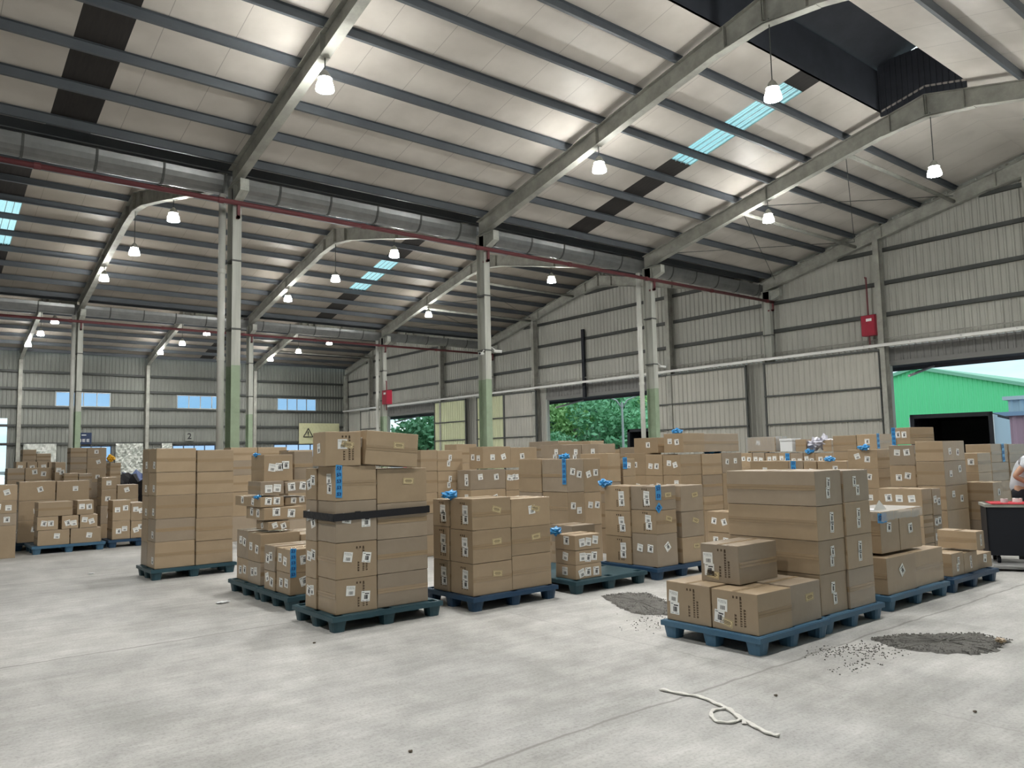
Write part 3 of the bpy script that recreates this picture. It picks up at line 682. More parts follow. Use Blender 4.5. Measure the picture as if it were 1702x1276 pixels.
def label_mesh(kind, s=.1):
    mb = MB(); e = .0012; rr = random.Random(kind)
    if kind in ('square', 'square2', 'wide', 'tall'):
        w, h = {'square': (s, s), 'square2': (s, s*1.05), 'wide': (s*1.7, s*.9), 'tall': (s*.62, s*1.0)}[kind]
        plate(mb, -w/2, -h/2, w/2, h/2, 0, e, 0)
        y = h/2-.012
        if kind in ('square', 'wide'):
            while y > .012:                            # lines of small print
                x = -w/2+.008
                while x < w/2-.02:
                    l = rr.uniform(.006, .02); l = min(l, w/2-.01-x)
                    if rr.random() < .75: plate(mb, x, y-.0035, x+l, y, e, e+.0004, 2)
                    x += l+.004
                y -= .009
            x = -w*.2
            while x < w*.3: l = rr.uniform(.002, .006); plate(mb, x, -h*.38, x+l, -h*.05, e, e+.0004, 1); x += l+rr.uniform(.002, .005)
        else:
            plate(mb, -w*.1, h*.2, w*.38, h*.3, e, e+.0004, 1)
            x = -w*.16
            while x < w*.24: l = rr.uniform(.003, .006); plate(mb, x, -h*.28, x+l, h*.13, e, e+.0004, 1); x += l+rr.uniform(.001, .003)
            plate(mb, -w*.4, -h*.42, -w*.1, -h*.38, e, e+.0004, 2); plate(mb, w*.05, -h*.42, w*.4, -h*.37, e, e+.0004, 2)
            plate(mb, -w*.42, h*.32, -w*.15, h*.4, e, e+.0004, 2)
        return mb.mesh('shipping_label', [LWHITE, INK, GINK])
    if kind == 'caution':
        w, h = .125, .062; plate(mb, -w/2, -h/2, w/2, h/2, 0, e, 0)
        for (a, b_, c, d) in ((-.92, -.85, .92, -.78), (-.92, .78, .92, .85), (-.92, -.85, -.88, .85), (.88, -.85, .92, .85), (-.6, .25, .6, .42), (-.7, -.1, .7, .08), (-.55, -.45, .55, -.3)):
            plate(mb, a*w/2, b_*h/2, c*w/2, d*h/2, e, e+.0004, 1)
        return mb.mesh('caution_sticker', [CREAM, PINK_])
def print_mesh(h):
    mb = MB(); rr = random.Random(h); n = 3
    for k in range(3): plate(mb, -.05+k*.035, h*.36, -.035+k*.035, h*.36+.02, 0, .0008, 0)
    for (x, a, b_) in ((.02, -h*.38, h*.34), (.055, -h*.38, h*.1), (-.035, -h*.38, -h*.1)):
        z = a
        while z < b_:
            l = rr.uniform(.012, .022)
            plate(mb, x, z, x+.006, z+l, 0, .0008, 0); plate(mb, x+.011, z+.002, x+.017, z+l-.002, 0, .0008, 0); plate(mb, x, z+l*.4, x+.016, z+l*.4+.004, 0, .0008, 0); z += l+.005
    return mb.mesh('printed_text', [PINK_])
LM = {k: label_mesh(k) for k in ('square', 'square2', 'wide', 'tall', 'caution')}
PM = {}
T53 = text_mesh('53', .075, BLUEI, 'film_number')
def face_matrix(face, u, v, ang=0, eps=.0015):
    """matrix of a flat part on a face, u from the front corner, v from the bottom"""
    if face == 'x': return Matrix.Translation((-eps, u, v)) @ Matrix.Rotation(-math.pi/2, 4, 'Z') @ Matrix.Rotation(math.pi/2, 4, 'X') @ Matrix.Rotation(ang, 4, 'Z')
    if face == 'y': return Matrix.Translation((u, -eps, v)) @ Matrix.Rotation(math.pi/2, 4, 'X') @ Matrix.Rotation(ang, 4, 'Z')
def put(parent, name, me, M):
    o = bpy.data.objects.new(name, me); COL.objects.link(o); o.parent = parent; o.matrix_local = M; return o
TAPES = {}
def tape_part(o, face, L, h, top=False, wy=0):
    """brown packing tape over the closing seam, with the seam as a dark line"""
    key = (round(L, 2), round(h, 2), top)
    if key not in TAPES:
        mb = MB(); mb.box(0, -.024, 0, L, .024, .0012, 0); mb.box(.002, -.0013, 0, L-.002, .0013, .0018, 1)
        if not top:
            for s_ in (0, 1): mb.box(0 if s_ == 0 else L-.0015, -.024, 0, .0015 if s_ == 0 else L, .024, .0012, 0)
        TAPES[key] = mb.mesh('packing_tape', [TAPE, EDGE])
    me = TAPES[key]
    if face == 'y': M = Matrix.Translation((.004, -.0006, h)) @ Matrix.Rotation(math.pi/2, 4, 'X')
    elif face == 'x': M = Matrix.Translation((-.0006, L+.004, h)) @ Matrix.Rotation(-math.pi/2, 4, 'Z') @ Matrix.Rotation(math.pi/2, 4, 'X')
    else: M = Matrix.Translation((.004, wy/2, h+.0002))
    return put(o, 'packing_tape', me, M)
BOXCOUNT = 0; BOXES = {}
def carton(x, y, z, wx, wy, h, label, group, mx='n', my='n', rot=(0, 0, 0), grey=False, detail=2):
    global BOXCOUNT
    o = bpy.data.objects.new('cardboard_box', carton_mesh(wx, wy, h, CARD2 if grey else CARD)); COL.objects.link(o)
    o.location = (x, y, z); o.rotation_euler = rot
    tag(o, label, 'box', group); BOXCOUNT += 1
    tape_part(o, 'top', wx-.008, h, True, wy)
    for face, code, L in (('x', mx, wy), ('y', my, wx)):
        s = min(1.0, h/.14, L/.2)
        for c in code:
            if c == 'n' and detail > 1: tape_part(o, face, L-.008, h*.5)
            elif c == 'T': tape_part(o, face, L-.008, h*.52)
            elif c == 'P':
                k = round(h, 1)
                if k not in PM: PM[k] = print_mesh(k)
                M = face_matrix(face, L*.42 if face == 'x' else L*.6, h*.5, 0, .0008) @ Matrix.Diagonal((1, min(1, h/k), 1, 1)); put(o, 'printed_text', PM[k], M)
            elif c == 'L':
                for k, (uu, vv) in enumerate(((.8, .62), (.8, .32)) if 'P' in code else ((.3, .3),)):
                    uu += R.uniform(-.05, .05); put(o, 'shipping_label', LM['square' if k == 0 else 'square2'], face_matrix(face, L*uu if face == 'x' else L*(1-uu), h*vv, R.uniform(-.12, .05)) @ Matrix.Scale(s, 4))
            elif c == 'V':
                for k, vv in enumerate((.64, .36)):
                    w_ = LM['tall' if face == 'y' else 'square'] if k == 0 else LM['tall' if face == 'y' else 'square2']
                    uu = R.uniform(.28, .36) if face == 'x' else R.uniform(.42, .55)
                    put(o, 'shipping_label', w_, face_matrix(face, L*uu, h*vv, R.uniform(-.08, .08)) @ Matrix.Scale(min(s, h/.3), 4))
            elif c in '123':
                n = int(c)
                for k in range(n):
                    uu = (k+.5+R.uniform(-.15, .15))/n; vv = R.uniform(.42, .66)
                    put(o, 'shipping_label', LM[R.choice(['square', 'square2', 'square2', 'square'])], face_matrix(face, L*(.12+.76*uu), h*vv, R.choice([0, 0, .1, -.15, .3, -.08])) @ Matrix.Scale(s*.95, 4))
            elif c == 'D': put(o, 'shipping_label', LM['square2'], face_matrix(face, L*.5, h*.6, .6))
            elif c in 'fF': put(o, 'caution_sticker', LM['caution'], face_matrix(face, L*(.62 if c == 'f' else .68), h*(.62 if c == 'f' else .2), R.uniform(-.3, .15)) @ Matrix.Scale(min(1, s*1.1), 4))
    return o
def film(o, face, u, v, n, ang=0, s=1.0):
    """vertical strip of blue marking film with numbers"""
    for k in range(n):
        mb = MB(); a = .052; mb.box(-a, -a*.95, 0, a, a*.95, .0012)
        M = face_matrix(face, u, v-k*.095*s, ang+R.uniform(-.12, .12), .0035+.0006*k) @ Matrix.Diagonal((s, s, 1, 1))
        p = put(o, 'marking_film', mb.mesh('marking_film', BLUET), M); q = put(p, 'film_number', T53, Matrix.Translation((0, 0, .0022)) @ Matrix.Scale(.95, 4))
def crumple_mesh(name, r, m_, n=16, flat=.55, seed=1):
    rr = random.Random(seed); bm = bmesh.new()
    bmesh.ops.create_icosphere(bm, subdivisions=3, radius=r)
    for v in bm.verts:
        k = 1+rr.uniform(-.33, .28)+.25*math.sin(v.co.x*40/r*.1+seed)*math.cos(v.co.y*31/r*.1)
        v.co = Vector((v.co.x*k, v.co.y*k, v.co.z*k*flat))
    lo = min(v.co.z for v in bm.verts)
    for v in bm.verts: v.co.z -= lo
    me = bpy.data.meshes.new(name); bm.to_mesh(me); bm.free(); me.materials.append(m_); return me
CRB = crumple_mesh('marking_film', .085, BLUET, seed=3)
def crumple(o, loc, s=1.0): c = put(o, 'marking_film', CRB, Matrix.Translation(loc) @ Matrix.Rotation(R.uniform(0, 3), 4, 'Z') @ Matrix.Scale(s, 4)); return c

DESC = {'rA': ('low pallet in the right foreground', 'boxes on the low pallet in the right foreground'), 'tA': ('black-banded tall stack left of centre', 0), 'rB': ('tall stack in the right foreground', 0),
 'rC': ('pallet just right of the tall foreground stack', 0), 'rD': ('farthest low pallet at right', 0), 'rE': ('stack behind the two plain right cartons', 0), 'rF': ('tall stack before the dark container', 0),
 'rG': ('stack just left of the container tower', 0), 'rH': ('narrow tower near the cart', 0), 'rI': ('wide stack behind the person', 0), 'rJ': ('small stack behind the cart', 0),
 'mA': ('stack with three blue 53 stickers', 0), 'mB': ('half-empty centre pallet', 0), 'mC': ('stack just right of the banded stack', 0), 'mD': ('big stack with blue number strip', 0),
 'mE': ('row between banded and blue-strip stacks', 0), 'mI': ('lone stack behind the centre row', 0), 'mJ': ('row before the tree doorway', 0), 'mK': ('farthest row before the tree doorway', 0),
 'mL': ('stack behind the blue-strip stack', 0), 'mM': ('pair behind the blue-strip stack', 0), 'mN': ('narrow stack left of the blue-topped wall', 0), 'mF': ('carton wall topped with blue film', 0),
 'mG': ('small stack left of the tall right stack', 0), 'mH': ('stack right of the long label row', 0), 'mO': ('long far label row', 0), 'mP': ('lower row before the label row', 0), 'mQ': ('stack before the sliding doors', 0),
 'lA': ('plain tall double stack at left', 0), 'lB': ('small pallet at far left', 0), 'lC': ('wide stack behind the far-left pallet', 0), 'lD': ('pallet left of the plain double stack', 0), 'lG': ('stack at the left picture edge', 0),
 'lH': ('row second behind the left pallet', 0), 'lI': ('row of small labelled boxes at left', 0), 'lJ': ('pinkish stack far left', 0), 'lK': ('narrow stack beside the small boxes', 0), 'lL': ('low pair at left', 0),
 'lM': ('twin towers under the blue sign', 0), 'lN': ('greyish pair left of the double stack', 0), 'lO': ('stack under the yellow bag', 0), 'lE': ('near pallet beside the banded stack', 0), 'lQ': ('messy label stack', 0), 'lP': ('row right of the double stack', 0)}
SINGLE = {'uA': ('labelled carton on the centre row, left one', '2'), 'uB': ('carton on top of the centre row, right one', ''), 'uC': ('small carton on the left end of the blue-topped wall', ''), 'uD': ('large taped carton under the blue film on the carton wall', ''),
 'uE': ('tape-patched carton on the right end of the blue-topped wall', ''), 'uF': ('flat labelled carton on the messy label stack', ''), 'uG': ('long flat carton, second above the flat labelled one, messy stack', ''), 'uH': ('deep carton with blue tie on the messy label stack', ''), 'uI': ('plain flat carton right of the blue tie carton', ''),
 'uJ': ('carton above the blue tie carton, messy label stack', ''), 'uK': ('carton beside the banded stack, second from top, messy stack', ''), 'uL': ('three-label carton on top of the messy label stack', ''), 'uM': ('plain carton top right of the messy label stack', ''),
 'uN': ('printed carton alone on top of the low foreground pallet', ''), 'uO': ('film-wrapped carton with blue 53, left half of the pair', ''), 'uP': ('film-wrapped carton on two plain cartons, right half', ''), 'uQ': ('long yellowish carton on top of the farthest low pallet', '')}
BLUE = {('tA', 'front left', 3), ('mA', 'front', 2), ('mD', 'front', 2), ('lE', 'near', 1), ('rI', 'left', 3), ('mO', 'fourth', 3), ('mP', 'third', 3), ('mN', '', 2), ('mQ', 'right', 4), ('mC', 'front left', 2), ('mB', 'front', 2), ('mA', 'left', 2), ('mF', 'far right', 2), ('mF', 'right', 3), ('mD', 'right', 2), ('mH', 'front', 3), ('mP', 'first', 3), ('mO', 'second', 3)}
for (st, col, x, y, wx, wy, z0, tops, mx, my) in TABLE:
    zb = z0; n = len(tops)
    jr = R.uniform(-.003, .003)
    for k, zt in enumerate(tops):
        far = math.hypot(x, y) > 12.5
        big = st in ('rB', 'lA')
        sh = R.uniform(-.005, .005) if n > 1 else 0
        hidden = far and (k < n-3)
        cx = mx if not hidden else 'n'; cy = my if not hidden else 'n'
        if st == 'mA' and col != 'right' and k == 0 and col == 'front': cx, cy = '2', 'D'
        if st == 'tA': cx, cy = [('T', '2'), ('T', '2'), ('n', '2'), ('V', 'n')][k] if col == 'front left' else (('2', 'n') if col == 'rear left' else ('n', ['n', 'n', 'n', 'f'][k]))
        if st == 'tA' and col == 'front left' and k < 2: cy = '2P'
        if st == 'rB' and col == 'right': cy = 'V' if k else 'n'
        if st == 'mC' and col != 'front right': cx = 'PV'; cy = 'nf' if col == 'front left' else 'n'
        if st == 'mC' and col == 'front right': cy = ['n', 'nf', 'f1'][k]
        if st in SINGLE: lab = SINGLE[st][0]; grp = None
        else:
            d = DESC[st][0]; pos = 'only layer' if n == 1 else ('topmost' if k == n-1 else 'lowest' if k == 0 else ORD[k]+' up')
            nl = any(c in '123VLD' for c in cx+cy)
            a = ('printed and labelled' if nl and 'P' in cx+cy else 'labelled' if nl else 'plain')+' brown carton'
            if (st, col, k) in BLUE: a += ' with blue film'
            cc = col+(' column from right' if st in ('mO', 'mP') else ' column from left' if st in ('mE', 'lI', 'lP') else ' column') if col else ''
            lab = '%s, %s%s, %s' % (a, pos, ', '+cc if col else '', d); grp = 'cartons of the '+d
            if n == 1: lab = '%s, %s, %s' % (a, cc, d)
        if len(lab.replace(',', '').split()) > 16: lab = lab.replace(' brown', '').replace('printed and ', '')
        o = carton(x+sh, y+sh, zb+.002, wx, wy, zt-zb-.003, lab, grp, cx, cy, (0, 0, R.uniform(-.004, .004)+jr), grey=R.random() < .25, detail=1 if hidden else 2)
        if st == 'uN': o.rotation_euler[2] = .03
        BOXES[(st, col, k)] = o
        zb = zt
def B(st, col, k): return BOXES[(st, col, k)]
def hh(o): return max(v.co.z for v in o.data.vertices)
def ww(o, a): return max(v.co[a] for v in o.data.vertices)
o = B('tA', 'front left', 3); film(o, 'y', .034, hh(o)-.02, 5, 0, .66)
o = B('mA', 'front', 2); film(o, 'y', .055, hh(o)-.03, 2); film(o, 'y', .055, .03, 1, .7)
o = B('mD', 'front', 2); film(o, 'x', .06, hh(o)-.03, 5, 0, .8)
o = B('lE', 'near', 1); film(o, 'y', .034, hh(o)-.02, 5, 0, .66)
o = B('rI', 'left', 3); film(o, 'y', ww(o, 0)*.7, hh(o)-.05, 3, 0, 1.1)
o = B('uO', '', 0); film(o, 'y', .09, hh(o)-.06, 1); film(o, 'y', .0, hh(o)-.06, 1)
o = B('mO', 'fourth', 3); film(o, 'x', .06, hh(o)-.06, 2)
o = B('mP', 'third', 3); film(o, 'x', .2, hh(o)-.05, 2)
o = B('mN', '', 2); film(o, 'y', .05, hh(o)-.02, 2)
o = B('mQ', 'right', 4); film(o, 'y', .05, hh(o)-.04, 3)
for key, f_ in ((('mC', 'front left', 2), (0, 1)), (('mB', 'front', 2), (0, 1)), (('mA', 'left', 2), (0, 1)), (('uD', '', 0), (.1, .4)), (('mF', 'far right', 2), (.2, .5)), (('mF', 'right', 3), (.8, .4)), (('uL', '', 0), (0, .6)), (('uH', '', 0), (0, .1)), (('mD', 'right', 2), (.1, 1.0)), (('mH', 'front', 3), (0, .4)), (('mP', 'first', 3), (.1, .6)), (('mO', 'second', 3), (0, .5))):
    o = BOXES[key]; crumple(o, (ww(o, 0)*f_[0], ww(o, 1)*f_[1], hh(o)-.03), 1.0 if key[0] not in ('uL', 'uH') else .5)

# cartons lying loose on top of the stacks
def loose(x, y, z, wx, wy, h, rot, label, mx, my, group=None): return carton(x, y, z, wx, wy, h, label, group, mx, my, rot)
loose(3.305, 7.02, 1.573, .36, .42, .335, (0, 0, math.radians(-8)), 'printed carton with stickers tilted on top left of the black-banded stack', '1', 'Pf1')
loose(3.70, 6.96, 1.583, .62, .42, .34, (0, math.radians(4.2), math.radians(2)), 'large carton leaning on top right of the black-banded stack', 'V', 'nf')
o = loose(12.74, 5.72, 1.672, .5, .36, .27, (0, 0, math.radians(-20)), 'labelled carton with blue strip lying on the container stack', '2', 'n'); film(o, 'x', .33, .24, 4, 0, .75)
gl = 'cartons of the small pallet at far left'
for (x0, x1, z0_, z1_, dec, lb) in ((2.215, 2.735, .15, .43, '1', 'wide carton, bottom left, with one label'), (2.75, 3.27, .15, .43, '1', 'wide carton, bottom right, with one label'), (2.2, 2.54, .433, .68, '2', 'two-label carton, middle layer left'), (2.60, 2.88, .433, .68, '2', 'two-label carton, middle layer centre'), (2.90, 3.20, .433, .68, '2', 'two-label carton, middle layer right'), (2.21, 2.77, .683, .95, 'n', 'long plain carton on top left'), (2.85, 3.13, .683, .95, '2', 'two-label carton on top right')):
    loose(x0, 16.8+R.uniform(0, .02), z0_, x1-x0, .46, z1_-z0_-.003, (0, 0, 0), lb+', small pallet at far left', 'n', dec, gl)
gf = 'odd packages on the long far label row'
loose(15.78, 10.1, 1.58, .42, .72, .33, (0, 0, 0), 'yellowish wrapped carton on the far label row, leftmost package', '1', 'n', gf)
loose(15.78, 9.33, 1.57, .3, .26, .27, (0, 0, 0), 'dark reddish carton on the far label row', 'n', 'n', gf)
loose(15.78, 8.74, 1.56, .3, .2, .25, (0, 0, 0), 'small carton on the far label row, right of the bags', 'n', 'n', gf)
mb = MB(); mb.box(0, 0, 0, .34, .3, .24); o = mb.build('foam_box', mat('white_foam', (.62, .64, .66), .7)); o.location = (15.78, 9.67, 1.58)
lid = MB(); lid.box(-.01, -.01, .24, .35, .31, .29); lid.build('foam_lid', MATS['white_foam'], o); tag(o, 'pale grey foam box on the far label row', 'box', gf)
BAG = mat('pale_plastic_bag', (.50, .50, .56), .3, spec=.6, noise=(12, .3, (.36, .36, .44)))
for k, (yy, s) in enumerate(((8.99, .17), (9.2, .15))):
    o = bpy.data.objects.new('plastic_bag', crumple_mesh('plastic_bag', s, BAG, flat=.8, seed=20+k)); COL.objects.link(o); o.location = (15.92, yy, 1.57)
    tag(o, 'pale plastic bag on the far label row, %s one' % ['right', 'left'][k], 'bag', gf)

# black stretch band round the tall stack
def ring(name, x0, y0, x1, y1, z0, z1, t, m_, dz=0):
    mb = MB()
    for (a, b_, c, d) in ((x0-t, y0-t, x1+t, y0), (x0-t, y1, x1+t, y1+t), (x0-t, y0, x0, y1), (x1, y0, x1+t, y1)): mb.box(a, b_, z0, c, d, z1)
    for v in range(len(mb.v)):
        x, y, z = mb.v[v]; mb.v[v] = (x, y, z+dz*(x-x0)/(x1-x0))
    return mb.build(name, m_)
def band(poly, z0, z1, t, m_, name):
    mb = MB(); n = len(poly); c = Vector((sum(p[0] for p in poly)/n, sum(p[1] for p in poly)/n, 0))
    for i in range(n):
        p = Vector((*poly[i][:2], 0)); q = Vector((*poly[(i+1) % n][:2], 0)); d = (q-p).normalized(); o_ = Vector((d.y, -d.x, 0))*t
        a, b_ = poly[i][2], poly[(i+1) % n][2]
        P = [(p.x, p.y, z0+a), (q.x, q.y, z0+b_), (q.x, q.y, z1+b_), (p.x, p.y, z1+a)]; Q = [(p.x+o_.x, p.y+o_.y, z0+a), (q.x+o_.x, q.y+o_.y, z0+b_), (q.x+o_.x, q.y+o_.y, z1+b_), (p.x+o_.x, p.y+o_.y, z1+a)]
        mb.quad(P); mb.quad(Q)
        for k in range(4): mb.quad([P[k], P[(k+1) % 4], Q[(k+1) % 4], Q[k]])
    return mb.build(name, m_)
o = band([(3.372, 6.98, 0), (4.468, 6.985, .02), (4.468, 7.81, .02), (3.86, 7.815, .01), (3.372, 7.672, .005)], 1.04, 1.112, .003, BLACKP, 'stretch_film_band')
fold = MB(); fold.box(3.6, 6.975, 1.05, 3.66, 6.98, 1.125); fold.build('film_fold', BLACKP, o)
tag(o, 'black stretch film band around the tall stack left of centre', 'wrapping band')

# clear film over the wrapped pair
def wrap(x0, y0, x1, y1, z0, z1, label):
    mb = MB(); n = 14
    for i in range(n):
        for (p, q, fx) in (((x0+(x1-x0)*i/n, y0), (x0+(x1-x0)*(i+1)/n, y0), 1), ((x0, y0+(y1-y0)*i/n), (x0, y0+(y1-y0)*(i+1)/n), 0)):
            a, b_ = R.uniform(.002, .012), R.uniform(.002, .012)
            P = [(p[0], p[1]-.01, z0), (q[0], q[1]-.01, z0+R.uniform(-.02, .02)), (q[0], q[1]-.01-a, z1), (p[0], p[1]-.01-b_, z1)] if fx else [(p[0]-.01, p[1], z0), (q[0]-.01, q[1], z0), (q[0]-.01-a, q[1], z1), (p[0]-.01-b_, p[1], z1)]
            mb.quad(P)
    mb.quad([(x0-.01, y0-.01, z1+.004), (x1, y0-.01, z1+.006), (x1, y1, z1+.004), (x0-.01, y1, z1+.006)])
    tag(mb.build('stretch_film', FILM), label, 'wrapping film')
wrap(8.005, 3.95, 8.95, 4.46, .88, .975, 'clear wrinkled film over the upper pair with the blue 53')
wrap(15.76, 10.08, 16.22, 10.84, 1.6, 1.925, 'clear film around the yellowish carton on the far label row')
# caps of paper sticking up
mb = MB(); mb.quad([(8.18, 4.1, .98), (8.36, 4.05, .98), (8.27, 4.08, 1.08)]); mb.quad([(8.18, 4.1, .981), (8.36, 4.05, .981), (8.3, 4.25, .983), (8.2, 4.26, .983)])
tag(mb.build('paper_slip', LWHITE), 'white paper slip standing on the film-wrapped pair', 'paper')

# ------------------------------------------------------------------ plastic pallets
def pallet(x, y, wx, wy, m_, label, rz=0):
    root = empty('plastic_pallet', (x, y, 0), rz); H = .15; t = .028
    fx = [.0, wx/2-.075, wx-.15]; fy = [.0, wy/2-.075, wy-.15]; mb = MB()
    gx = sorted(set([0, wx]+[q+.03 for q in fx]+[q+.12 for q in fx])); gy = sorted(set([0, wy]+[q+.03 for q in fy]+[q+.12 for q in fy]))
    for a, b_ in zip(gx, gx[1:]):
        for c, d in zip(gy, gy[1:]):
            hole = any(abs(a-(q+.03)) < 1e-6 for q in fx) and any(abs(c-(q+.03)) < 1e-6 for q in fy)
            if not hole: mb.box(a, c, H-t, b_, d, H)
    for (a, c, b_, d) in ((-.012, -.012, wx+.012, 0), (-.012, wy, wx+.012, wy+.012), (-.012, 0, 0, wy), (wx, 0, wx+.012, wy)): mb.box(a, c, H-.048, b_, d, H-.004)
    k = .18
    while k < wx-.1: mb.box(k, .02, H-t-.02, k+.008, wy-.02, H-t); k += .16
    mb.build('deck', m_, root)
    for q in fx:
        for s in fy:
            f_ = MB(); cx, cy = q+.075, s+.075; n = 16; R1, R2 = .078, .058
            def rg(r, z, sq=.82):
                out = []
                for i in range(n):
                    a = 2*math.pi*i/n; c_, s_ = math.cos(a), math.sin(a); kk = (abs(c_)**5+abs(s_)**5)**(-1/5)
                    out.append((cx+r*c_*kk, cy+r*s_*kk, z))
                return out
            r1, r2, r3, r4 = rg(R1, H-t), rg(R2, 0), rg(R1-.012, H-t), rg(R2-.012, .012)
            for a, b_ in ((r1, r2), (r3, r4)):
                for i in range(n): f_.quad([a[i], a[(i+1) % n], b_[(i+1) % n], b_[i]])
            f_.quad(r2); f_.quad(r4[::-1])
            for i in range(n): f_.quad([r1[i], r1[(i+1) % n], r3[(i+1) % n], r3[i]])
            f_.build('foot', m_, root)
    tag(root, label, 'pallet', 'plastic pallets'); return root
pallet(5.475, 3.73, 1.04, 1.0, PALB, 'blue plastic pallet under the low stack in the right foreground')
pallet(6.54, 3.76, 1.03, 1.02, PALB, 'blue plastic pallet under the tall right foreground stack')
pallet(7.86, 3.83, 1.36, .98, PALB, 'blue pallet under the film-wrapped pair')
pallet(9.33, 3.82, 1.25, .92, PALN, 'dark blue pallet, farthest of the right foreground line')
pallet(3.34, 6.92, 1.22, .92, PALG, 'dark teal pallet under the black-banded stack')
pallet(4.87, 6.78, 1.18, .95, PALN, 'navy pallet just right of the banded stack')
pallet(6.33, 6.76, 1.22, 1.42, PALG, 'half-empty dusty teal pallet in the centre')
pallet(7.74, 6.74, 1.12, 1.02, PALN, 'navy pallet under the three blue 53 stickers')
pallet(2.93, 11.74, 1.17, .8, PALG, 'teal pallet under the plain double stack at left')
pallet(2.13, 16.76, 1.2, .95, PALB, 'blue pallet under the small stack at far left')
pallet(3.42, 16.86, 1.1, .6, PALN, 'navy pallet just left of the plain double stack')
pallet(3.46, 8.27, 1.08, .88, PALG, 'teal pallet, nearer one beside the banded stack')
pallet(3.46, 9.18, 1.12, .96, PALG, 'teal pallet under the messy label stack')
pallet(1.95, 17.74, 1.3, .9, PALN, 'navy pallet behind the far-left blue one')

# ------------------------------------------------------------------ fittings
def hose_box(x, y, z, label, run):
    root = empty('hose_cabinet', (x, y, z)); mb = MB(); mb.box(-.15, -.25, 0, .15, .25, .72); mb.build('body', REDB, root)
    mb = MB(); mb.box(-.165, -.225, .03, -.15, .225, .69); d = mb.build('cabinet_door', REDB, root)
    mb = MB(); mb.box(-.172, -.14, .5, -.165, .06, .6); mb.build('white_notice', LWHITE, d)
    mb = MB(); mb.tube([(0, .05, .72), (0, .05, run), (0, .1, run)], .03, 8); mb.tube([(0, .05, 0), (0, .05, -.3)], .025, 8); mb.build('conduit', REDP, root)
    tag(root, label, 'cabinet'); return root
hose_box(XE-.42, 13.18, 5.53, 'red cabinet on the end wall above the right sliding door', 2.1)
hose_box(XF[4]-.05, VY[2]-.65, 4.35, 'small red cabinet on the middle row column beyond the centre', 1.2)
def camera_thing(x, y, z, rz, label):
    root = empty('security_camera', (x, y, z), rz); mb = MB(); mb.tube([(0, 0, 0), (.22, 0, -.02)], .04, 10); mb.build('body', WHITEM, root)
    mb = MB(); mb.tube([(.215, 0, -.02), (.235, 0, -.02)], .03, 10); mb.build('lens', BLACK, root); mb = MB(); mb.tube([(.04, 0, .02), (-.06, 0, .1), (-.12, 0, .1)], .014, 6); mb.build('bracket', WHITEM, root)
    tag(root, label, 'camera', 'security cameras')
camera_thing(XF[3]+.2, VY[1]-.36, 4.55, -.6, 'small white security camera right of the second valley column')
camera_thing(XF[3]-.2, VY[1]-.36, 4.45, -2.6, 'small white security camera left of the second valley column')
camera_thing(XF[4]+.2, VY[1]-.36, 4.5, -.4, 'small white security camera on the third valley column')
# signs on the far wall
SIGNB = mat('navy_sign_face', (.02, .035, .08), .5)
o_ = MB(); o_.box(9.0, YB-.20, 2.84, 9.85, YB-.17, 3.55); o = o_.build('wall_sign', SIGNB); tag(o, 'navy sign with white characters beside the left column on the far wall', 'sign')
p = MB()
def glyph(mb, x, z, s, y, seed):
    rr = random.Random(seed)
    for k in range(3): mb.box(x, y, z+s*(k*.4), x+s*.85, y+.004, z+s*(k*.4)+s*.12)
    mb.box(x+s*.38, y, z, x+s*.5, y+.004, z+s*.9); mb.box(x+s*rr.choice([0, .75]), y, z+s*.1, x+s*rr.choice([.1, .85]), y+.004, z+s*.8)
for k in range(3): glyph(p, 9.12+k*.23, 2.98, .19, YB-.206, k)
p.box(9.3, YB-.206, 3.38, 9.55, YB-.202, 3.42); p.build('sign_characters', LWHITE, o)
o_ = MB(); o_.box(15.45, YB-.16, 3.0, 16.0, YB-.15, 3.6); o = o_.build('wall_notice', mat('grey_notice', (.24, .25, .23), .6)); tag(o, 'grey notice with a black number two on the far wall', 'sign')
t2 = text_mesh('2', .55, INK, 'number'); q = bpy.data.objects.new('number', t2); COL.objects.link(q); q.parent = o; q.location = (15.72, YB-.162, 3.3); q.rotation_euler = (math.pi/2, 0, 0)
o_ = MB(); o_.box(XF[4]-.28, VY[2]-.40, 2.7, XF[4]+.02, VY[2]-.38, 2.95); o = o_.build('column_sign', mat('blue_sign_face', (.03, .09, .3), .5)); tag(o, 'small blue sign on a middle row column', 'sign')
p = MB(); p.box(XF[4]-.24, VY[2]-.405, 2.8, XF[4]-.02, VY[2]-.401, 2.85); p.build('sign_strip', LWHITE, o)

# plastic sheeting and panels against the far wall
SHEETM = mat('dirty_white_sheeting', (.66, .67, .64), .4, spec=.5, noise=(2.2, .17, (.38, .41, .38)), coords='Object')
def sheeting(x0, x1, z0, z1, y, label, amp=.05, m_=None, seed=1):
    rr = random.Random(seed); mb = MB(); nx = int((x1-x0)/.09); nz = int((z1-z0)/.09)
    g = [[(x0+(x1-x0)*i/nx, y-.02-amp*rr.random()-amp*.8*abs(math.sin(i*.9+j*.6+seed)), z0+(z1-z0)*j/nz) for j in range(nz+1)] for i in range(nx+1)]
    b = len(mb.v)
    for i in range(nx+1):
        for j in range(nz+1): mb.v.append(g[i][j])
    for i in range(nx):
        for j in range(nz): q = b+i*(nz+1)+j; mb.f.append((q, q+nz+1, q+nz+2, q+1)); mb.mi.append(0)
    o = mb.build('plastic_sheeting', m_ or SHEETM, smooth=False); tag(o, label, 'sheeting'); return o
gy = YB-.2
sheeting(6.25, 7.95, .02, 2.88, gy, 'marbled white sheeting at the left end of the far wall')
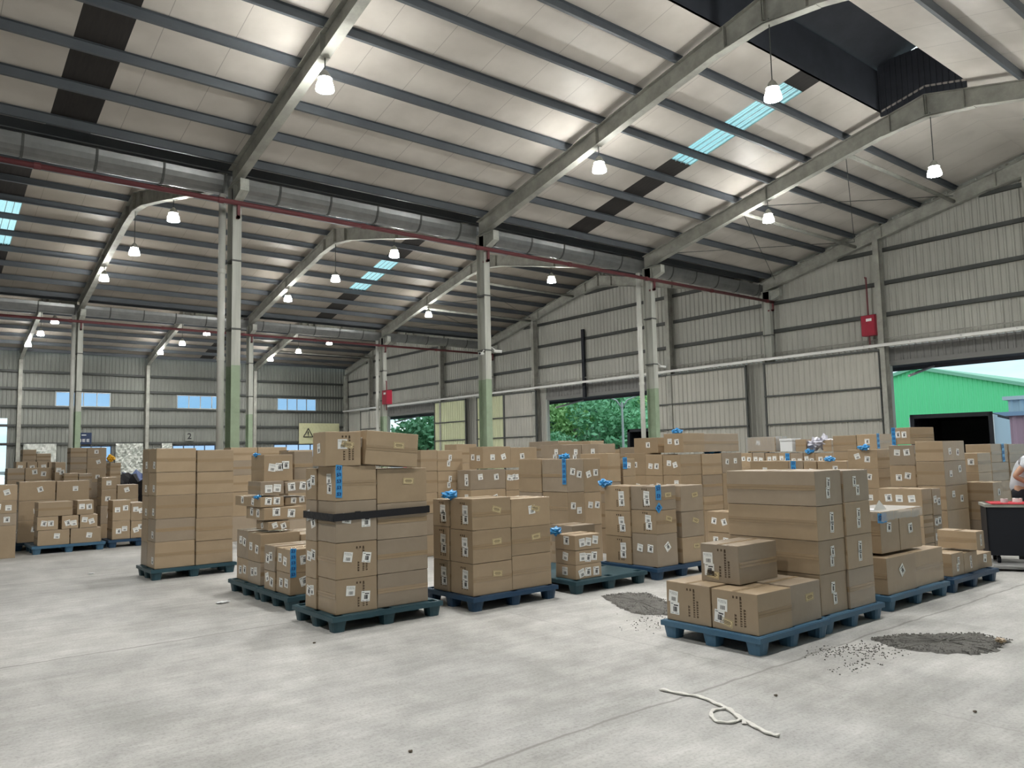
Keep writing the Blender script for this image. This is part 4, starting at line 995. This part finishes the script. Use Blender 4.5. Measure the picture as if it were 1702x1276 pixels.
sheeting(11.2, 12.8, .02, 2.86, gy, 'crumpled white sheeting right of the blue-framed window', .14, seed=2)
sheeting(13.95, 14.6, .02, 2.86, gy, 'narrow white sheeting right of the second far-wall column', seed=3)
o = sheeting(23.4, 26.6, 2.74, 4.25, gy, 'pale yellow sheet with a warning triangle near the far corner', .012, mat('pale_yellow_sheet', (.66, .66, .42), .5), 4)
p = MB(); cx, cz, s = 24.1, 3.45, .42
for (a, b_) in ((90, 210), (210, 330), (330, 90)):
    A = Vector((cx+s*math.cos(math.radians(a)), gy-.07, cz+s*math.sin(math.radians(a)))); Bv = Vector((cx+s*math.cos(math.radians(b_)), gy-.07, cz+s*math.sin(math.radians(b_)))); p.tube([A, Bv], .03, 6)
p.tube([(cx, gy-.07, cz-.05), (cx, gy-.07, cz+.2)], .03, 6); p.tube([(cx, gy-.07, cz-.14), (cx, gy-.07, cz-.1)], .03, 6); p.build('warning_triangle', INK, o)
for k, (px, py, pz, r_, c_, nm, lb) in enumerate(((4.25, 20.95, 1.66, .085, mat('yellow_plastic', (.75, .42, .03), .4), 'plastic_bag', 'bright yellow bag on the stack left of the double stack'),
    (4.75, 20.9, 0, .42, mat('black_plastic_bag', (.012, .012, .015), .35), 'plastic_bag', 'black bag heap behind the greyish cartons'),
    (5.1, 21.6, 0, .45, mat('blue_grey_bag', (.10, .14, .28), .4), 'plastic_bag', 'blue grey bag heap below the crumpled sheeting'))):
    o = bpy.data.objects.new(nm, crumple_mesh(nm, r_, c_, flat=1.4 if pz == 0 else .9, seed=40+k)); COL.objects.link(o); o.location = (px, py, pz); tag(o, lb, 'bag')

# ------------------------------------------------------------------ litter on the floor
WEB = mat('dirty_white_webbing', (.66, .65, .62), .7, noise=(30, .3, (.5, .49, .46)))
def ribbon(pts, w, label, th=.006):
    pts = [Vector((p[0], p[1], .006)) for p in pts]; fine = []
    for i in range(len(pts)-1):
        p0, p1, p2, p3 = pts[max(i-1, 0)], pts[i], pts[i+1], pts[min(i+2, len(pts)-1)]
        for k in range(6):
            t = k/6; fine.append(.5*((2*p1)+(-p0+p2)*t+(2*p0-5*p1+4*p2-p3)*t*t+(-p0+3*p1-3*p2+p3)*t**3))
    fine.append(pts[-1]); mb = MB(); b = 0; n = len(fine)
    for i, p in enumerate(fine):
        d = (fine[min(i+1, n-1)]-fine[max(i-1, 0)]).normalized(); s = Vector((-d.y, d.x, 0))*w*.5*(1+.25*math.sin(i*1.1)); z = Vector((0, 0, .004+.006*abs(math.sin(i*.7))))
        mb.v += [tuple(p-s), tuple(p+s), tuple(p+s+z), tuple(p-s+z)]
    for i in range(n-1):
        for k in range(4): mb.f.append((4*i+k, 4*i+(k+1) % 4, 4*i+4+(k+1) % 4, 4*i+4+k)); mb.mi.append(0)
    mb.f += [(0, 1, 2, 3), (4*n-4, 4*n-1, 4*n-2, 4*n-3)]; mb.mi += [0, 0]
    return mb
a = ribbon([(4.241, 3.708), (4.26, 3.568), (4.304, 3.424), (4.272, 3.271), (4.234, 3.141), (4.157, 3.008), (4.088, 2.848), (4.05, 2.734), (4.058, 2.669)], .03, '')
root = a.build('packing_strap', WEB); tag(root, 'white twisted strap with a loop lying on the near floor', 'strap')
ribbon([(4.259, 3.139), (4.16, 3.188), (4.072, 3.152), (3.997, 3.057), (4.042, 2.984), (4.129, 2.969), (4.081, 2.917)], .022, '').build('strap_loop', WEB, root)
GRAV = mat('dark_rubble', (.15, .145, .135), .95, noise=(14, .3, (.07, .068, .065)), bump=(40, .8))
def gravel(poly, label, seed, stray):
    rr = random.Random(seed); mb = MB(); cx = sum(p[0] for p in poly)/len(poly); cy = sum(p[1] for p in poly)/len(poly)
    def inside(x, y):
        c = False
        for i in range(len(poly)):
            x1, y1 = poly[i]; x2, y2 = poly[i-1]
            if (y1 > y) != (y2 > y) and x < (x2-x1)*(y-y1)/(y2-y1)+x1: c = not c
        return c
    out = []
    for i in range(len(poly)):
        p, q = poly[i], poly[(i+1) % len(poly)]
        for k in range(9):
            t = k/9; j = rr.uniform(-.035, .035); out.append((p[0]+(q[0]-p[0])*t+j, p[1]+(q[1]-p[1])*t+rr.uniform(-.035, .035)))
    rings = [1, .93, .8, .6, .35, .12]; hs_ = [.001, .010, .014, .016, .018, .018]; n = len(out)
    for r_, h in zip(rings, hs_):
        for p in out: mb.v.append((cx+(p[0]-cx)*r_, cy+(p[1]-cy)*r_, max(.001, h+(rr.uniform(-.006, .006) if r_ < 1 else 0))))
    for k in range(len(rings)-1):
        for i in range(n): mb.f.append((k*n+i, k*n+(i+1) % n, (k+1)*n+(i+1) % n, (k+1)*n+i)); mb.mi.append(0)
    mb.f.append(tuple((len(rings)-1)*n+i for i in range(n))); mb.mi.append(0)
    def pebble(x, y, z, s):
        b = len(mb.v); mb.v += [(x+s*rr.uniform(.7, 1.2), y, z), (x, y+s, z), (x-s, y, z), (x, y-s*rr.uniform(.7, 1.2), z), (x+rr.uniform(-.3, .3)*s, y, z+s*.9)]
        mb.f += [(b, b+1, b+4), (b+1, b+2, b+4), (b+2, b+3, b+4), (b+3, b, b+4)]; mb.mi += [0]*4
    x0, x1 = min(p[0] for p in poly), max(p[0] for p in poly); y0, y1 = min(p[1] for p in poly), max(p[1] for p in poly)
    for _ in range(1500):
        x, y = rr.uniform(x0, x1), rr.uniform(y0, y1)
        if inside(x, y): pebble(x, y, .012, rr.uniform(.004, .012))
    for (ax, ay, bx_, by, sp, cnt) in stray:
        for _ in range(cnt):
            t = rr.random()**.8; pebble(ax+(bx_-ax)*t+rr.gauss(0, sp), ay+(by-ay)*t+rr.gauss(0, sp), .001, rr.uniform(.003, .011))
    o = mb.build('loose_gravel', GRAV); tag(o, label, 'gravel', kind='stuff')
gravel([(6.67, 3.43), (7.0, 3.32), (7.22, 3.11), (7.5, 2.93), (7.4, 2.6), (7.03, 2.57), (6.75, 2.62), (6.53, 2.92), (6.52, 3.2)], 'dark loose rubble patch on the floor right of the pallets', 5, [(6.6, 3.2, 5.9, 3.45, .09, 260), (6.6, 3.1, 5.5, 3.1, .06, 90)])
gravel([(6.47, 6.5), (6.8, 6.45), (6.98, 6.25), (6.75, 5.75), (6.2, 5.2), (6.02, 5.5), (6.13, 5.9)], 'dark loose rubble patch behind the low foreground pallet', 6, [(6.4, 5.6, 5.6, 5.0, .12, 120)])
LIT = mat('white_litter', (.60, .61, .62), .5)
pos_l = [(7.75, 6.35, .16, 'crumpled white plastic on the floor beside the half-empty pallet'), (.85, 11.6, .05, 'white paper scrap on the floor at the left edge'), (3.1, 9.3, .07, 'torn clear wrap on the floor left of the messy stack'), (2.45, 13.2, .05, 'pale scrap on the floor left of the double stack')]
for k, (x, y, s, lb) in enumerate(pos_l):
    o = bpy.data.objects.new('plastic_litter', crumple_mesh('plastic_litter', s, LIT, flat=.16, seed=60+k)); COL.objects.link(o); o.location = (x, y, .001); o.scale = (1, .6, 1); tag(o, lb, 'litter')
for k, (x, y, lb) in enumerate(((3.05, 6.7, 'small dark clod on the floor left of the banded stack'), (2.35, 3.9, 'small brown leaf scrap on the near floor, left of the strap'), (4.7, 3.1, 'pair of dark pebbles near the strap'), (5.3, 2.1, 'brown wood chip at the right foreground'), (7.2, 2.62, 'tan cardboard scrap on the rubble edge'))):
    o = bpy.data.objects.new('floor_scrap', crumple_mesh('floor_scrap', .011 if k < 4 else .035, mat('scrap_brown', (.10, .08, .06), .9) if k < 4 else CARD, flat=.5, seed=80+k)); COL.objects.link(o); o.location = (x, y, .001 if k < 4 else .02); tag(o, lb, 'scrap')

# ------------------------------------------------------------------ cart and person at the right edge
root = empty('packing_cart', (11.62, 4.28, 0), math.radians(-62)); L_, Wd = 1.5, .5
mb = MB(); mb.box(0, 0, .16, L_, .02, .80); mb.box(0, 0, .16, .02, Wd, .80); mb.box(L_-.02, 0, .16, L_, Wd, .80); mb.build('side_panel', BLACK, root)
mb = MB()
for (a, c, b_, d) in ((-.02, -.02, L_+.02, .015), (-.02, Wd-.015, L_+.02, Wd+.02), (-.02, 0, .015, Wd), (L_-.015, 0, L_+.02, Wd)): mb.box(a, c, .80, b_, d, .84)
mb.box(0, 0, .80, L_, Wd, .82); mb.build('top_frame', STEELP, root)
mb = MB(); mb.box(.06, -.03, .84, L_+.01, Wd-.05, .852); mb.build('red_mat', mat('red_mat', (.42, .02, .035), .6), root)
mb = MB(); mb.box(-.06, -.35, .03, L_, .5, .055); mb.tube([(0, -.3, .055), (.25, -.34, .06), (.6, -.36, .06)], .02, 8); mb.build('base_plate', mat('dusty_base', (.22, .22, .22), .7), root)
for (a, c) in ((.12, .08), (L_-.12, .08), (.12, Wd-.08), (L_-.12, Wd-.08)):
    mb = MB(); mb.tube([(a, c, .05), (a, c, .17)], .02, 8); mb.tube([(a-.02, c, .10), (a+.02, c, .10)], .045, 12); mb.build('caster', BLACK, root)
tag(root, 'dark panelled cart with a red mat on top at the right edge', 'cart')
def on_cart(u, v, z): 
    c, s = math.cos(math.radians(-62)), math.sin(math.radians(-62)); return (11.62+c*u-s*v, 4.28+s*u+c*v, z)
for k, (u, v, s, m_, nm, lb, ct) in enumerate(((.25, .2, .045, LIT, 'tape_roll', 'white tape roll on the red mat', 'tape'), (.42, .3, .06, LWHITE, 'label_roll', 'white label roll on the red mat beside the person', 'label roll'))):
    mb = MB(); mb.tube([(0, 0, 0), (0, 0, .05)], s, 16); mb.tube([(0, 0, .05), (0, 0, .052)], s*.45, 12, 1); o = mb.build(nm, [m_, INK]); o.location = on_cart(u, v, .853); tag(o, lb, ct)
mb = MB(); mb.tube([(0, 0, .004), (.1, .02, .03), (.18, .05, .012)], [.03, .035, .02], 8); o = mb.build('tape_gun', BLACK); o.location = on_cart(.55, .25, .88); tag(o, 'black tape dispenser on the red mat', 'tape dispenser')
mb = MB(); mb.box(-.02, -.02, 0, .02, .02, .045); mb.build('grip', BLACK, o).location = (.1, .02, -.04)

def skinned(name, verts, edges, radii, m_, root_i=0, parent=None, sub=2):
    me = bpy.data.meshes.new(name); me.from_pydata(verts, edges, []); o = bpy.data.objects.new(name, me); COL.objects.link(o)
    md = o.modifiers.new('skin', 'SKIN'); md.use_smooth_shade = True; sk_ = me.skin_vertices[0].data if me.skin_vertices else None
    if sk_ is None:
        bm = bmesh.new(); bm.from_mesh(me); bm.verts.layers.skin.verify(); bm.to_mesh(me); bm.free(); sk_ = me.skin_vertices[0].data
    for i, r_ in enumerate(radii):
        sk_[i].radius = r_ if isinstance(r_, tuple) else (r_, r_); sk_[i].use_root = (i == root_i)
    s_ = o.modifiers.new('sub', 'SUBSURF'); s_.levels = sub; s_.render_levels = sub; me.materials.append(m_)
    if parent: o.parent = parent
    return o
SKIN = mat('skin', (.42, .25, .17), .5); SHIRT = mat('grey_white_shirt', (.50, .53, .58), .8, bump=(9, .5)); TROU = mat('black_trousers', (.012, .013, .018), .8); HAIR = mat('black_hair', (.012, .010, .010), .5); SHOE = mat('dark_shoe', (.05, .05, .055), .6)
pr = empty('person', (12.56, 4.16, 0), math.radians(-72))
V = [(0, 0, .95), (.03, 0, 1.10), (.10, 0, 1.28), (.16, 0, 1.42), (.20, 0, 1.50), (.235, 0, 1.575), (.262, 0, 1.655), (.265, 0, 1.735)]
E_ = [(0, 1), (1, 2), (2, 3), (3, 4), (4, 5), (5, 6), (6, 7)]; Rd = [(.12, .15), (.10, .135), (.10, .13), (.075, .10), .058, (.085, .075), (.118, .098), (.105, .09)]
def chain(start, pts, rads):
    i = start
    for p, r_ in zip(pts, rads): V.append(p); Rd.append(r_); E_.append((i, len(V)-1)); i = len(V)-1
    return i
for s in (-1, 1):
    h_ = chain(3, [(.14, s*.19, 1.42), (-.06 if s < 0 else .1, s*.27, 1.19), (.17 if s < 0 else .3, s*.21, 1.07), (.27 if s < 0 else .38, s*.19, 1.04), (.32 if s < 0 else .43, s*.185, 1.03)], [.055, .043, .03, .03, (.035, .02)])
    bx_, by, bz = V[h_]
    for k in range(4): chain(h_, [(bx_+.035, by+(k-1.5)*.02, bz-.005), (bx_+.065+.004*(k in (1, 2)), by+(k-1.5)*.021, bz-.022), (bx_+.08, by+(k-1.5)*.021, bz-.042)], [.009, .0085, .007])
    chain(h_-1, [(V[h_-1][0]+.03, by-s*.035, bz), (V[h_-1][0]+.065, by-s*.045, bz-.01)], [.011, .009])
    chain(0, [(0, s*.10, .88), (.02, s*.11, .50), (-.01, s*.12, .10), (.04, s*.12, .05), (.16, s*.125, .035)], [.085, .058, .04, .04, (.04, .03)])
skinned('body', V, E_, Rd, SKIN, 0, pr)
V2 = [(0, 0, .90), (.03, 0, 1.10), (.10, 0, 1.28), (.155, 0, 1.41), (.175, 0, 1.455)]; E2 = [(0, 1), (1, 2), (2, 3), (3, 4)]; R2 = [(.14, .175), (.13, .165), (.145, .185), (.13, .165), .082]
for s in (-1, 1):
    b = len(V2); V2 += [(.14, s*.20, 1.415), (.04 if s < 0 else .12, s*.245, 1.29)]; E2 += [(3, b), (b, b+1)]; R2 += [.075, .07]
skinned('t_shirt', V2, E2, R2, SHIRT, 0, pr)
V3 = [(.01, 0, 1.07), (0, 0, .92)]; E3 = [(0, 1)]; R3 = [(.128, .158), (.13, .16)]
for s in (-1, 1):
    b = len(V3); V3 += [(0, s*.10, .84), (.02, s*.11, .50), (-.01, s*.12, .12)]; E3 += [(1, b), (b, b+1), (b+1, b+2)]; R3 += [.10, .075, .06]
skinned('trousers', V3, E3, R3, TROU, 1, pr)
for s in (-1, 1):
    mb = MB(); mb.prism([(-.08, 0), (.2, 0), (.215, .03), (.12, .075), (.02, .11), (-.08, .10)], 'y', s*.12-.045, s*.12+.045); o = mb.build('shoe', SHOE, pr, smooth=False)
bm = bmesh.new(); bmesh.ops.create_uvsphere(bm, u_segments=18, v_segments=12, radius=.118)
for v in bm.verts: v.co.x *= 1.08; v.co.y *= .92
bmesh.ops.delete(bm, geom=[v for v in bm.verts if v.co.x > .02 and v.co.z < .04 or v.co.z < -.07], context='VERTS')
me = bpy.data.meshes.new('hair'); bm.to_mesh(me); bm.free(); me.materials.append(HAIR); me.polygons.foreach_set('use_smooth', [True]*len(me.polygons)); inst('hair', me, pr, (.255, 0, 1.705))
mb = MB()
for s in (-1, 1): mb.tube([(.345, s*.033, 1.69), (.366, s*.033, 1.69)], .011, 8)
mb.build('eyes', HAIR, pr); mb = MB(); mb.tube([(.355, 0, 1.69), (.388, 0, 1.652)], [.010, .016], 8); mb.build('nose', SKIN, pr); mb = MB(); mb.tube([(.352, -.025, 1.615), (.352, .025, 1.615)], .006, 6); mb.build('mouth', mat('lips', (.3, .12, .1), .5), pr)
for s in (-1, 1): mb = MB(); mb.tube([(.26, s*.085, 1.64), (.265, s*.1, 1.685)], [.012, .02], 8); mb.build('ear', SKIN, pr)
tag(pr, 'person in a pale grey t-shirt and black trousers leaning forward behind the cart', 'person')

# ------------------------------------------------------------------ outside
g = MB(); g.box(XE+.3, -150, -1.3, 420, 420, -1.2); o = struct(g, 'outdoor_ground', mat('asphalt', (.20, .20, .20), .9, noise=(.4, .3, (.15, .15, .15))))
g = MB(); g.box(XE, -3, -1.2, XE+.3, YB, 0); trim(g, CONC)
def shipping_container(x0, y0, z0, x1, y1, z1, m_, label, open_end=True, mi=None):
    root = empty('shipping_container', (x0, y0, z0)); L_, Wd, Hh = x1-x0, y1-y0, z1-z0; mb = MB(); t = .04
    mb.box(0, 0, 0, L_, Wd, .12); mb.box(0, 0, Hh-t, L_, Wd, Hh)
    if not open_end: mb.box(0, 0, 0, t, Wd, Hh)
    mb.box(L_-t, 0, 0, L_, Wd, Hh)
    x = 0
    while x < L_-.05:
        for yy in (0, Wd-t): mb.box(x, yy, 0, x+.14, yy+t, Hh); mb.box(x+.14, yy+.01, 0, x+.28, yy+t-.01, Hh)
        x += .28
    mb.build('shell', m_, root); return_root = root
    if mi: mb = MB(); mb.box(.1, -.012, .1, L_, -.002, Hh-.1); mb.build('outer_side', mi, root)
    mb = MB()
    for (a, c, b_, d) in ((-.03, -.03, .1, .1), (-.03, Wd-.1, .1, Wd+.03)): mb.box(a, c, -.02, b_, d, Hh+.03)
    mb.box(-.03, -.03, Hh-.1, .1, Wd+.03, Hh+.04); mb.box(-.03, -.03, -.05, .1, Wd+.03, .08); mb.build('door_post_frame', m_, root)
    if open_end:
        for s in (0, 1):
            mb = MB(); yy = -.06 if s == 0 else Wd+.02; mb.box(-.02, yy, .05, 1.15, yy+.04, Hh-.05)
            mb.tube([(.4, yy+.02, .1), (.4, yy+.02, Hh-.1)], .02, 6); mb.build('container_door', mi or m_, root)
    tag(root, label, 'container'); return root
DKC = mat('dark_container_paint', (.016, .018, .024), .6); 
shipping_container(XE+.55, 9.66, .05, XE+6.6, 12.1, 2.69, DKC, 'dark open shipping container docked at the right doorway', mi=mat('pale_container_side', (.55, .68, .78), .5))
for q in bpy.data.objects:
    if q.name == 'shipping_container': q.location = (28.75, 10.2, .05); q.rotation_euler = (0, 0, math.radians(14))
shipping_container(XE+.55, 23.3, .05, XE+12.5, 25.75, 2.69, DKC, 'dark open shipping container docked at the tree doorway')
def box_building(name, x0, y0, x1, y1, z0, z1, m_, roofm, label, cat='building', gable=None):
    root = empty(name, (x0, y0, z0)); mb = MB(); w = MB()
    if gable:                                        # gable end towards the warehouse
        ya, yp, zp = gable; s = (zp-z1)/(y1-yp) if y1 > yp else 0
        hi = lambda a: zp-abs(a-yp)*ya
        cladding(w, 'y', 0, 0, y1-y0, 0, lambda a: hi(a+y0)-z0, .32, .05); w.build('wall_cladding', m_, root)
        r_ = MB()
        for (a, b_) in ((y0, yp), (yp, y1)): r_.prism([(a-y0, hi(a)-z0), (b_-y0, hi(b_)-z0), (b_-y0, hi(b_)-z0+.25), (a-y0, hi(a)-z0+.25)], 'x', -.3, x1-x0)
        r_.build('roof', roofm, root)
    else:
        cladding(w, 'y', 0, 0, y1-y0, 0, z1-z0, .5, .06); cladding(w, 'x', y1-y0, 0, x1-x0, 0, z1-z0, .5, .06, 1); w.build('wall_cladding', m_, root)
        r_ = MB(); r_.box(-.2, -.2, z1-z0, x1-x0+.2, y1-y0+.2, z1-z0+.2); r_.build('roof', roofm, root)
    tag(root, label, cat); return root
WR = mat('pale_roof_sheet', (.62, .68, .72), .5)
box_building('green_warehouse', 60, 2, 90, 34, -1.2, 6, mat('bright_green_cladding', (.22, .90, .42), .5), mat('pale_green_roof', (.30, .62, .42), .5), 'bright green clad warehouse seen through the right doorway', gable=(.262, 26.2, 7.35))
box_building('blue_shed', 47.5, 8, 54, 16.0, -1.2, 4.0, mat('pale_blue_sheet', (.50, .62, .72), .5), WR, 'pale blue shed behind the pink shed outside', 'shed')
box_building('pink_shed', 43, 4, 47, 14.9, -1.2, 3.0, mat('pink_sheet', (.62, .38, .46), .5), mat('blue_shed_roof', (.34, .46, .66), .5), 'pink shed at the right edge outside', 'shed')
box_building('red_shed', 44, 62, 52, 74, -1.2, 2.55, mat('red_sheet', (.62, .05, .08), .5), WR, 'red walled shed seen through the far doorway', 'shed')
# trees
BARK = mat('bark', (.10, .075, .055), .9)
def leafmat(n, c, c2): return mat(n, c, .6, noise=(1.3, .25, c2), rnd=.18)
LF = [leafmat('leaves_mid_green', (.30, .58, .32), (.18, .42, .24)), leafmat('leaves_yellow_green', (.52, .74, .30), (.34, .60, .26)), leafmat('leaves_dark_green', (.16, .34, .25), (.09, .22, .17))]
def crown(seed, m_, n=1500):
    rr = random.Random(seed); mb = MB(); blobs = [(rr.uniform(-1.3, 1.3), rr.uniform(-1.3, 1.3), rr.uniform(1.8, 4.6), rr.uniform(1.0, 1.7)) for _ in range(9)]
    for k in range(n):
        bx_, by, bz, br = blobs[k % 9]; a = rr.uniform(0, 6.28); c = rr.uniform(-1, 1); s = math.sqrt(1-c*c); q = br*rr.uniform(.75, 1.05)
        p = Vector((bx_+q*s*math.cos(a), by+q*s*math.sin(a), bz+q*c*.8)); d = Vector((rr.gauss(0, 1), rr.gauss(0, 1), rr.gauss(0, 1))).normalized(); e = d.cross(Vector((rr.gauss(0, 1), rr.gauss(0, 1), rr.gauss(0, 1)))).normalized(); w_ = rr.uniform(.13, .28)
        mb.quad([p-d*w_, p+e*w_*.5, p+d*w_, p-e*w_*.5])
    return mb.mesh('crown', m_)
CR = [crown(k, LF[k % 3]) for k in range(6)]
tr = MB(); tr.tube([(0, 0, -.2), (.05, .02, 1.5), (.1, -.05, 3)], [.16, .12, .06], 8); tr_me = tr.mesh('trunk', BARK)
hl = MB(); n = 24                                       # wooded hillside
def hz(d, a): return -1.2+max(0, (d-62))*.115+1.2*math.sin(a*9)+.8*math.sin(a*23+d*.1)
b = 0; AZ = [math.radians(34+k*1.5) for k in range(26)]; DD = [58, 66, 75, 85, 96, 108, 122, 140]
for a in AZ:
    for d in DD: hl.v.append((d*math.cos(a), d*math.sin(a), max(-1.25, hz(d, a)) if a < math.radians(52) else -1.19))
for i in range(len(AZ)-1):
    for j in range(len(DD)-1): q = i*len(DD)+j; hl.f.append((q, q+1, q+len(DD)+1, q+len(DD))); hl.mi.append(0)
struct(hl, 'hillside_ground', mat('undergrowth', (.06, .12, .05), .9, noise=(.5, .3, (.04, .08, .04))))
kinds = ['mid green', 'yellow green', 'dark green']; rowsT = []
rt_ = random.Random(12)
for ri, d in enumerate((60, 70, 81, 93, 107, 122)):
    a = 39.0
    while a < 51.2:
        rowsT.append((ri, d+rt_.uniform(-3, 3), math.radians(a), rt_.randrange(6), rt_.uniform(.85, 1.3)*(1 if ri else .62))); a += 3.4/d*57.3*rt_.uniform(.8, 1.1)
rn_ = ['nearest', 'second', 'third', 'fourth', 'fifth', 'highest']
for (ri, d, a, k, s) in rowsT:
    z = max(-1.2, hz(d, a)) if a < math.radians(52) else -1.2
    root = empty('hillside_tree', (d*math.cos(a), d*math.sin(a), z), rt_.uniform(0, 6)); root.scale = (s, s, s*.95)
    inst('crown', CR[k], root); inst('trunk', tr_me, root)
    tag(root, '%s bushy tree in the %s row on the hill beyond the middle doorway' % (kinds[k % 3], rn_[ri]), 'tree', '%s trees of the %s hill row' % (kinds[k % 3], rn_[ri]))
for k, (d, a, s) in enumerate(((62, 57.6, 1.25), (66, 56.6, 1.2), (70, 58.4, 1.05), (64, 55.9, 1.2))):
    a = math.radians(a); root = empty('roadside_tree', (d*math.cos(a), d*math.sin(a), -1.2), k); root.scale = (s, s, s); inst('crown', CR[(k*2) % 6], root); inst('trunk', tr_me, root)
    tag(root, 'leafy green tree seen through the far left doorway', 'tree', 'trees beyond the far left doorway')
# double street lamp
a = math.radians(43.15); d = 50; root = empty('street_lamp', (d*math.cos(a), d*math.sin(a), -1.2)); mb = MB(); mb.tube([(0, 0, 0), (0, 0, 6.0)], [.10, .06], 10); mb.build('pole', WHITEM, root)
ux, uy = math.sin(a), -math.cos(a)
for s in (-1, 1):
    mb = MB(); mb.tube([(0, 0, 5.6), (s*ux*.35, s*uy*.35, 6.15), (s*ux*1.1, s*uy*1.1, 6.45), (s*ux*1.9, s*uy*1.9, 6.5+.12*s)], .045, 8); q = mb.build('arm', WHITEM, root, smooth=True)
    mb = MB(); mb.tube([(s*ux*1.8, s*uy*1.8, 6.49+.11*s), (s*ux*2.3, s*uy*2.3, 6.52+.15*s)], [.06, .09], 8); mb.build('lamp_head', WHITEM, q)
tag(root, 'pale double-armed street lamp before the wooded hill', 'street lamp')
